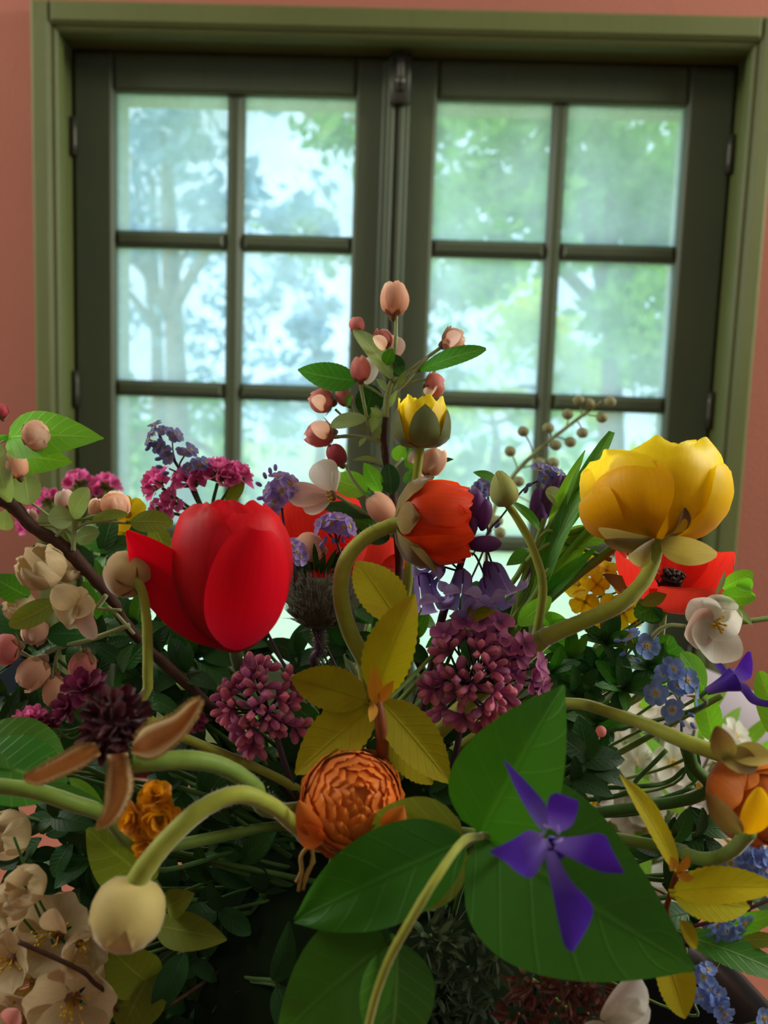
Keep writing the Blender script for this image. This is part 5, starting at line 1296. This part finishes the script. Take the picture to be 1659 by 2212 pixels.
# ------------------------------------------------------------------ chartreuse leaf rosette in the centre
D = .335
t = Thing('spirea_shoot', 'yellow-green serrated leaf shoot with reddish stalk in the centre of the bouquet', 'leaves', foam_pt())
stem(t, [(815, 1505, D - .012), (822, 1560, D - .014), (826, 1620, D - .012), (822, 1670, D - .004), (815, 1720, D + .02)], [10, 14, 14, 10, 8, 7], STR, 'stalk')
for b_, e_, w_, f_, dz in [((812, 1500), (896, 1284), 116, (-.35, .2, .9), -.012), ((862, 1345), (770, 1212), 104, (.3, .1, .95), .012), ((790, 1512), (628, 1464), 96, (0, .4, .9), .004), ((806, 1528), (638, 1672), 118, (-.1, .5, .85), -.012), ((826, 1518), (972, 1692), 106, (.1, .5, .85), -.010), ((830, 1560), (934, 1694), 92, (.1, .4, .9), .004), ((800, 1520), (700, 1620), 70, (0, .4, 1), .012)]:
    leaf(t, (*b_, D - .008), (*e_, D + dz), w_, LY, f_, serr=.07, fold=.22, bend=.05, pet=.04, nv=9)
for b_, e_, w_ in [((812, 1520), (806, 1440), 34), ((818, 1515), (850, 1470), 26), ((808, 1520), (800, 1560), 22)]:
    leaf(t, (*b_, D - .018), (*e_, D - .03), w_, LOR, (.1, .2, 1), prof='lance', name='young_leaf')
leaf(t, (990, 1340, D + .03), (1070, 1318, D + .025), 40, LY, (0, .6, .8), serr=.06)
stem(t, [(815, 1510, D - .006), (845, 1420, D + .01), (862, 1345, D + .006)], 5, ST, 'stem', foam=False)
stem(t, [(990, 1342, D + .03), (930, 1420, D + .02), (830, 1520, D)], 4, ST, 'stem', foam=False)

# ------------------------------------------------------------------ golden kerria, lower left
D = .295
t = Thing('golden_kerria', 'golden orange double pompom flower at lower left', 'flower', foam_pt())
stem(t, [(330, 1800, D + .02), (350, 1880, D + .05)], 6, STD)
for k, (x, y, R_, n, cone, A) in enumerate([(338, 1728, 40, 12, 1.5, V(.1, .7, .7)), (300, 1765, 42, 14, 1.6, V(-.5, .2, .8)), (345, 1768, 46, 16, 1.7, V(.2, .1, 1)), (325, 1808, 40, 14, 1.6, V(-.1, -.5, .8)), (372, 1772, 30, 9, 1.4, V(.7, .2, .7)), (312, 1832, 24, 7, 1.4, V(0, -.7, .7))]):
    c = Q((x, y, D)); o = t.add('flower', ball(c, px(R_ * .4, D), n=8), KER)
    for i, q in enumerate(scatter_dirs(n, cone, A, 70 + k)):
        s_ = nrm(np.cross(q, A) + 1e-4)
        t.add('petal', petal(c + q * px(R_ * .2, D), c + q * px(R_, D) + A * px(R_ * .15, D), px(R_ * .85, D), nrm(A - q * .3), 'wide', cup=.4, bend=.08, nu=8, nv=6, seed=i), KER, o)
    stem(t, [(x, y, D), (335, 1805, D + .02)], 3, STD, 'stalk', foam=False, seg=5)

# ------------------------------------------------------------------ cream blossoms at bottom left
D = .31
t = Thing('cream_blossom_branch', 'cream blossoms with toothed centres in the bottom left corner', 'branch', foam_pt())
stem(t, [(40, 2035, D - .012), (110, 2065, D - .012), (180, 2100, D - .010), (220, 2135, D), (330, 2190, D + .03)], [5, 5, 5, 6], BARK, 'branch')
for k, (x, y, r, m_, A, cl) in enumerate([(62, 1915, 44, BLC, V(-.2, .5, .8), .9), (30, 1950, 46, BLC, V(-.5, .1, .8), .8), (110, 2020, 74, BLC, V(-.1, .35, .9), .1), (176, 2048, 44, BLC, V(.5, .0, .8), .5), (5, 2080, 56, BLC, V(-.3, .2, .9), .3), (60, 2140, 96, BLC, V(-.1, .2, 1), .2), (150, 2180, 80, BLC, V(.2, .0, 1), .2), (40, 2230, 80, BLC, V(-.2, -.2, 1), .2), (250, 2060, 60, BLC, V(.2, -.6, .6), .8), (-6, 1998, 30, BLC, V(-.3, .3, 1), .5), (30, 1800, 52, BLC, V(-.5, .2, .8), .8)]):
    blossom(t, x, y, D + .01 * (k % 3) - (.005 if k > 4 else 0) + (.03 if k in (8, 10) else 0), r, m_, A, 5, k, cl)
    stem(t, [(x, y + 8, D + .018), ((x + 150) / 2, (y + 2110) / 2, D + .025), (200, 2120, D + .03)], 3, STD, 'twig', foam=False, seg=5)
ptl(t, (128, 2010, D - .012), (118, 1962, D - .02), 60, BLC, (0, .3, 1), prof='round', cup=.3)
ptl(t, (20, 2212, D - .01), (40, 2180, D - .01), 50, BUK, (0, .3, 1), prof='round', cup=.3, name='pink_petal')

# ------------------------------------------------------------------ olive leaves, lower left and bottom
D = .31
t = Thing('olive_shoot', 'dull olive leaves around the cream bud at lower left', 'leaves', foam_pt())
for b_, e_, w_, m_, f_ in [((330, 1905), (188, 1790), 128, LO, (.2, .3, 1)), ((340, 2000), (490, 2030), 76, LO, (.1, .5, .9)), ((330, 2130), (230, 2040), 110, LO, (0, .4, 1)), ((330, 2090), (262, 2230), 130, LO, (0, .4, 1)), ((400, 2060), (330, 2200), 60, LDD, (0, .4, 1)), ((360, 1960), (420, 1930), 60, LO, (0, .4, 1)), ((600, 2120), (624, 1990), 54, LDD, (.3, .1, 1)), ((600, 2130), (640, 2260), 60, LDD, (.3, .1, 1))]:
    leaf(t, (*b_, D + .02), (*e_, D + .012), w_, m_, f_, bend=.08, fold=.2, pet=.1)
    stem(t, [(*b_, D + .02), (b_[0] * .6 + 170, b_[1] * .7 + 600, D + .05)], 4, STD, 'stem', seg=6)

# ------------------------------------------------------------------ glossy leaf and stem at left edge
D = .31
t = Thing('glossy_leaf_shoot', 'broad glossy green leaf and thick stem at the left edge', 'leaves', foam_pt())
stem(t, [(-40, 1694, D - .02), (70, 1708, D - .018), (160, 1736, D - .012), (230, 1762, D), (330, 1830, D + .03)], [17, 17, 18, 18, 17, 15, 13], ST, seg=10)
leaf(t, (-60, 1640, D), (140, 1700, D - .002), 150, LG, (.1, .6, .8), prof='ellip', fold=.1, bend=.08, nu=18)
leaf(t, (-60, 1600, D + .004), (135, 1630, D + .01), 120, LG, (.1, .7, .7), prof='ellip', fold=.1, bend=.1, nu=18)
leaf(t, (40, 1690, D - .004), (230, 1742, D - .004), 40, LG, (0, .6, .8), prof='lance')
leaf(t, (150, 1680, D + .01), (225, 1745, D + .006), 30, LB, (0, .6, .8), prof='lance')

# ------------------------------------------------------------------ magenta flower behind the maroon head
D = .335
t = Thing('magenta_statice', 'dark magenta ruffled flowers just behind the maroon head', 'flower', foam_pt())
stem(t, [(190, 1540, D + .01), (260, 1620, D + .03)], 5, STD)
for k, (x, y, R_, A) in enumerate([(185, 1490, 52, V(.0, .6, .6)), (150, 1530, 40, V(-.4, .3, .8)), (60, 1560, 36, V(-.4, .5, .8)), (75, 1548, 28, V(.3, .6, .8)), (110, 1565, 30, V(0, .4, .9)), (420, 1560, 30, V(.2, .4, .9))]):
    c = Q((x, y, D)); o = t.add('flower', ball(c, px(R_ * .3, D), n=8), MAG)
    for i, q in enumerate(scatter_dirs(16, 1.5, A, 90 + k)):
        t.add('petal', petal(c, c + q * px(R_, D), px(R_ * .5, D), nrm(A + q * .1 + RNG.normal(size=3) * .2), 'wide', cup=.3, ruf=.05, nu=7, nv=5), MAG if k not in (2, 3) else STA, o)
    stem(t, [(x, y, D + .002), ((x + 200) / 2, y + 30, D + .012), (200, 1560, D + .014)], 3, STD, 'stalk', foam=False, seg=5)

# ------------------------------------------------------------------ dark leafy rosettes, right of the lilac
D = .40
t = Thing('dark_rosette', 'dense dark green small-leaved sprig right of the lilac', 'leaves', foam_pt())
rr = random.Random(4)
for hx_, hy_, n, L in [(1290, 1450, 12, 78), (1240, 1500, 10, 74), (1345, 1490, 11, 80), (1290, 1560, 12, 74), (1230, 1420, 9, 66), (1270, 1640, 12, 66), (1400, 1440, 8, 80), (1190, 1450, 6, 60), (1310, 1390, 9, 70)]:
    stem(t, [(hx_, hy_, D), (hx_ * .7 + 330, hy_ + 60, D + .02)], 4, STD, seg=6)
    for i in range(n):
        a = i * 137.5 + rr.uniform(-20, 20); l = L * rr.uniform(.7, 1.1); up = rr.uniform(-.012, .0)
        leaf(t, (hx_, hy_, D - .003), (hx_ + l * math.cos(rad(a)), hy_ - l * math.sin(rad(a)) * .85 - 8, D - .004 + up), l * .44, LD if rr.random() > .3 else LG, (math.cos(rad(a)) * .3, .5, .8), prof='ellip', nu=9, nv=5, bend=.1)
t.add('bud', ball(Q((1298, 1580, D - .014)), px(12, D), n=8), BUK)
t = Thing('broad_leaf_sprig', 'rounded mid green leaves behind the blue forget-me-nots', 'leaves', foam_pt())
for b_, e_, w_, m_ in [((1400, 1480), (1448, 1372), 80, LG), ((1480, 1480), (1430, 1390), 70, LG), ((1440, 1300), (1370, 1330), 60, LG), ((1520, 1500), (1470, 1410), 64, LB), ((1540, 1600), (1512, 1480), 56, LB), ((1390, 1340), (1420, 1300), 60, LD), ((1500, 1690), (1490, 1600), 34, LD), ((1230, 1380), (1160, 1330), 60, LB), ((1150, 1400), (1245, 1345), 70, LB), ((1120, 1350), (1190, 1290), 44, LB)]:
    leaf(t, (*b_, .405), (*e_, .395), w_, m_, (random.uniform(-.4, .4), .3, 1), prof='ellip', pet=.1)
    stem(t, [(*b_, .405), (b_[0] * .8 + 200, b_[1] + 60, .425)], 3.6, ST, seg=6)
stem(t, [(1560, 1502, .37), (1500, 1535, .375), (1420, 1580, .38), (1350, 1620, .395)], [7, 7, 7, 7], ST)
stem(t, [(1480, 1590, .385), (1495, 1650, .385), (1510, 1720, .39)], [14, 13, 12], STD)
for pts in [[(1440, 1620), (1380, 1680), (1330, 1720)], [(1500, 1700), (1420, 1730), (1350, 1760)], [(1480, 1660), (1440, 1690), (1360, 1700)]]:
    stem(t, [(x, y, .40) for x, y in pts], 5, STD)

# leaf at the right edge
t = Thing('edge_leaf', 'bright green leaf cut off by the right edge beside the side-view periwinkle', 'leaves', P(1720, 1600, .35))
leaf(t, (1700, 1610, .345), (1640, 1450, .34), 70, LB, (-.3, .2, 1), prof='ellip')
leaf(t, (1720, 1600, .355), (1662, 1680, .35), 60, LG, (-.3, .2, 1), prof='ellip')

# ------------------------------------------------------------------ yellow leaf sprays at the right
D = .315
t = Thing('yellow_leaf_spray', 'bright yellow serrated leaves with orange tips at the lower right', 'leaves', foam_pt())
for b_, e_, w_, m_, f_, dz in [((1462, 1880), (1338, 1672), 50, LYY, (.5, .1, .9), 0), ((1440, 1820), (1366, 1690), 34, LYY, (.5, .1, .9), .004), ((1458, 1925), (1690, 1918), 84, LYY, (0, .75, .6), -.01), ((1458, 1935), (1620, 1960), 76, LYY, (0, .3, 1), .006), ((1430, 2050), (1480, 2200), 90, LYY, (.2, .3, 1), .0), ((1470, 1990), (1505, 2050), 34, LYY, (.3, .2, 1), .004)]:
    leaf(t, (*b_, D - .01), (*e_, D - .012 + dz), w_, m_, f_, serr=.06, fold=.25, pet=.06)
for b_, e_, w_ in [((1465, 1885), (1486, 1846), 26), ((1462, 1890), (1500, 1896), 22), ((1455, 1880), (1448, 1850), 24)]:
    leaf(t, (*b_, D - .016), (*e_, D - .022), w_, LOR, (.1, .2, 1), prof='lance', name='young_leaf')
stem(t, [(1462, 1885, D - .008), (1440, 1960, D + .01), (1420, 2060, D + .03)], [6, 6, 6], STR)
t = Thing('dark_twig', 'thin dark brown forked twig at the lower right', 'twig', foam_pt())
stem(t, [(1690, 1930, D), (1620, 1962, D - .002), (1560, 1984, D), (1478, 2008, D + .004), (1430, 2030, D + .03)], [4, 4, 5, 5], BARK, 'branch')
stem(t, [(1590, 1975, D), (1610, 1955, D), (1638, 1932, D)], [3.4, 3], BARK, 'side_twig', foam=False)
D = .335
t = Thing('forget_me_not', 'sky blue forget-me-nots under the right-hand orange ranunculus', 'flower', foam_pt())
fmn(t, [(1578, 1864, -.1, .1, 1), (1620, 1842, 0, .4, .9), (1625, 1866, .1, 0, 1), (1650, 1876, .4, .1, .9), (1602, 1888, 0, -.3, 1), (1640, 1850, .3, .4, .8), (1664, 1850, .4, .2, .9), (1600, 1845, -.3, .5, .8, .8)], D,
    [([(1600, 1870, .004), (1590, 1910, .012), (1540, 1980, .03)], 3, True), ([(1650, 1880), (1620, 1910, .01), (1585, 1925, .016)], 2.2), ([(1625, 1868), (1605, 1900, .01)], 2.2)], FMB, 26, ST, [(1560, 1880, 200), (1545, 1884, 190), (1612, 1905, 280)])
t = Thing('forget_me_not', 'pale blue forget-me-nots behind the dark forked twig', 'flower', foam_pt())
fmn(t, [(1590, 1960, .4, .2, .9), (1572, 1972, -.2, .1, 1, .9), (1608, 1995, .3, -.1, 1), (1568, 2010, -.2, -.2, 1), (1590, 2012, .1, -.3, 1, .9), (1550, 2000, -.5, 0, .8, .8)], D + .006,
    [([(1585, 1985, .004), (1560, 2040, .015), (1500, 2090, .03)], 3, True)], FMB, 24, ST, [(1530, 2000, 180), (1540, 2015, 200), (1552, 2022, 240)])
t = Thing('forget_me_not', 'pale lavender forget-me-nots in front of the bowl rim at bottom right', 'flower', foam_pt())
fmn(t, [(1520, 2110, -.1, .6, .7), (1530, 2135, .1, .2, 1), (1548, 2150, .3, 0, 1), (1516, 2150, -.4, 0, .9), (1555, 2175, .3, -.3, .9), (1565, 2190, .2, -.3, 1), (1535, 2165, 0, -.1, 1, .9), (1650, 2200, .2, .3, 1), (1530, 2095, 0, .9, .3, .8)], D - .005,
    [([(1535, 2140, .004), (1500, 2160, .02), (1450, 2180, .04)], 3, True), ([(1650, 2204), (1600, 2215, .01), (1560, 2210, .02)], 2.4)], FMB, 24, ST, [(1512, 2122, 160), (1560, 2160, 20)])
t = Thing('fern_leaf', 'long green toothed leaf reaching the right edge above the bowl rim', 'leaves', foam_pt())
leaf(t, (1480, 2020, .345), (1720, 2120, .335), 70, LG, (0, .7, .7), serr=.05, pet=.1)
leaf(t, (1560, 2010, .345), (1690, 1970, .34), 40, LB, (0, .5, .9), serr=.08)
leaf(t, (1570, 2030, .345), (1700, 2030, .34), 34, LO, (0, .5, .9), serr=.08)
stem(t, [(1480, 2020, .345), (1440, 2060, .37)], 5, ST)

# ------------------------------------------------------------------ bottom edge: sedum, mossy tuft, white petal
D = .30
t = Thing('white_blossom', 'single white blossom at the bottom edge under the big leaf', 'flower', foam_pt())
for b_, e_, w_, f_ in [((1310, 2205), (1372, 2105), 92, (.2, .2, 1)), ((1310, 2205), (1400, 2170), 70, (.1, .4, 1)), ((1305, 2210), (1280, 2290), 100, (0, .4, 1)), ((1310, 2205), (1370, 2250), 80, (.1, .4, 1))]:
    ptl(t, (*b_, D), (*e_, D - .006), w_, BLW, f_, prof='round', cup=.3, nu=12)
stem(t, [(1308, 2212, D + .004), (1300, 2240, D + .03)], 5, ST)
def tuft(t, x, y, d, R, n, mat, seed, L=26, w=9, name='scale_leaf', A=(0, .5, .8)):
    c = Q((x, y, d))
    for q in scatter_dirs(n, 1.5, V(*A), seed):
        b_ = c + q * px(R * .55, d); q2 = nrm(q + RNG.normal(size=3) * .3)
        t.add(name, petal(b_, b_ + q2 * px(L * random.uniform(.7, 1.3), d), px(w, d), nrm(np.cross(q2, RNG.normal(size=3))), 'lance', nu=6, nv=4, cup=.3), mat)
HEA = petal_mat('heath_brown_pink', hx('5a3a24'), hx('74402c'), hx('84404a'), .25, 1.2, .6, .3, .3, .25)
GRF = leaf_mat('leaf_grey_dark', hx('4a5a44'), hx('76866a'), .25, rough=.6, var=.3)
t = Thing('heath_tuft', 'fuzzy reddish brown tuft at the bottom under the big leaf', 'plant', foam_pt())
for k, (x, y, R_) in enumerate([(1150, 2120, 60), (1220, 2130, 64), (1280, 2120, 50), (1200, 2190, 70), (1120, 2190, 50), (1270, 2190, 60)]):
    tuft(t, x, y, .315, R_, 50, HEA, k, 34, 12); stem(t, [(x, y, .325), (x * .6 + 400, y + 30, .36)], 4, STR, seg=5)
leaf(t, (1380, 2095, .31), (1300, 2080, .305), 30, BUR, (0, .5, .9), name='pink_scale')
t = Thing('grey_herb', 'dim grey-green herb with narrow leaves at the bottom centre', 'plant', foam_pt())
for k, (x, y, R_) in enumerate([(930, 2020, 34), (965, 2030, 30), (1010, 2090, 60), (950, 2130, 60), (1040, 2150, 60), (990, 2190, 70), (1060, 2070, 40), (930, 2190, 50)]):
    tuft(t, x, y, .33, R_, 24, GRF, 20 + k, 50, 15); stem(t, [(x, y, .34), (x * .6 + 340, y + 30, .37)], 4, STD, seg=5)

# ------------------------------------------------------------------ dark filler foliage
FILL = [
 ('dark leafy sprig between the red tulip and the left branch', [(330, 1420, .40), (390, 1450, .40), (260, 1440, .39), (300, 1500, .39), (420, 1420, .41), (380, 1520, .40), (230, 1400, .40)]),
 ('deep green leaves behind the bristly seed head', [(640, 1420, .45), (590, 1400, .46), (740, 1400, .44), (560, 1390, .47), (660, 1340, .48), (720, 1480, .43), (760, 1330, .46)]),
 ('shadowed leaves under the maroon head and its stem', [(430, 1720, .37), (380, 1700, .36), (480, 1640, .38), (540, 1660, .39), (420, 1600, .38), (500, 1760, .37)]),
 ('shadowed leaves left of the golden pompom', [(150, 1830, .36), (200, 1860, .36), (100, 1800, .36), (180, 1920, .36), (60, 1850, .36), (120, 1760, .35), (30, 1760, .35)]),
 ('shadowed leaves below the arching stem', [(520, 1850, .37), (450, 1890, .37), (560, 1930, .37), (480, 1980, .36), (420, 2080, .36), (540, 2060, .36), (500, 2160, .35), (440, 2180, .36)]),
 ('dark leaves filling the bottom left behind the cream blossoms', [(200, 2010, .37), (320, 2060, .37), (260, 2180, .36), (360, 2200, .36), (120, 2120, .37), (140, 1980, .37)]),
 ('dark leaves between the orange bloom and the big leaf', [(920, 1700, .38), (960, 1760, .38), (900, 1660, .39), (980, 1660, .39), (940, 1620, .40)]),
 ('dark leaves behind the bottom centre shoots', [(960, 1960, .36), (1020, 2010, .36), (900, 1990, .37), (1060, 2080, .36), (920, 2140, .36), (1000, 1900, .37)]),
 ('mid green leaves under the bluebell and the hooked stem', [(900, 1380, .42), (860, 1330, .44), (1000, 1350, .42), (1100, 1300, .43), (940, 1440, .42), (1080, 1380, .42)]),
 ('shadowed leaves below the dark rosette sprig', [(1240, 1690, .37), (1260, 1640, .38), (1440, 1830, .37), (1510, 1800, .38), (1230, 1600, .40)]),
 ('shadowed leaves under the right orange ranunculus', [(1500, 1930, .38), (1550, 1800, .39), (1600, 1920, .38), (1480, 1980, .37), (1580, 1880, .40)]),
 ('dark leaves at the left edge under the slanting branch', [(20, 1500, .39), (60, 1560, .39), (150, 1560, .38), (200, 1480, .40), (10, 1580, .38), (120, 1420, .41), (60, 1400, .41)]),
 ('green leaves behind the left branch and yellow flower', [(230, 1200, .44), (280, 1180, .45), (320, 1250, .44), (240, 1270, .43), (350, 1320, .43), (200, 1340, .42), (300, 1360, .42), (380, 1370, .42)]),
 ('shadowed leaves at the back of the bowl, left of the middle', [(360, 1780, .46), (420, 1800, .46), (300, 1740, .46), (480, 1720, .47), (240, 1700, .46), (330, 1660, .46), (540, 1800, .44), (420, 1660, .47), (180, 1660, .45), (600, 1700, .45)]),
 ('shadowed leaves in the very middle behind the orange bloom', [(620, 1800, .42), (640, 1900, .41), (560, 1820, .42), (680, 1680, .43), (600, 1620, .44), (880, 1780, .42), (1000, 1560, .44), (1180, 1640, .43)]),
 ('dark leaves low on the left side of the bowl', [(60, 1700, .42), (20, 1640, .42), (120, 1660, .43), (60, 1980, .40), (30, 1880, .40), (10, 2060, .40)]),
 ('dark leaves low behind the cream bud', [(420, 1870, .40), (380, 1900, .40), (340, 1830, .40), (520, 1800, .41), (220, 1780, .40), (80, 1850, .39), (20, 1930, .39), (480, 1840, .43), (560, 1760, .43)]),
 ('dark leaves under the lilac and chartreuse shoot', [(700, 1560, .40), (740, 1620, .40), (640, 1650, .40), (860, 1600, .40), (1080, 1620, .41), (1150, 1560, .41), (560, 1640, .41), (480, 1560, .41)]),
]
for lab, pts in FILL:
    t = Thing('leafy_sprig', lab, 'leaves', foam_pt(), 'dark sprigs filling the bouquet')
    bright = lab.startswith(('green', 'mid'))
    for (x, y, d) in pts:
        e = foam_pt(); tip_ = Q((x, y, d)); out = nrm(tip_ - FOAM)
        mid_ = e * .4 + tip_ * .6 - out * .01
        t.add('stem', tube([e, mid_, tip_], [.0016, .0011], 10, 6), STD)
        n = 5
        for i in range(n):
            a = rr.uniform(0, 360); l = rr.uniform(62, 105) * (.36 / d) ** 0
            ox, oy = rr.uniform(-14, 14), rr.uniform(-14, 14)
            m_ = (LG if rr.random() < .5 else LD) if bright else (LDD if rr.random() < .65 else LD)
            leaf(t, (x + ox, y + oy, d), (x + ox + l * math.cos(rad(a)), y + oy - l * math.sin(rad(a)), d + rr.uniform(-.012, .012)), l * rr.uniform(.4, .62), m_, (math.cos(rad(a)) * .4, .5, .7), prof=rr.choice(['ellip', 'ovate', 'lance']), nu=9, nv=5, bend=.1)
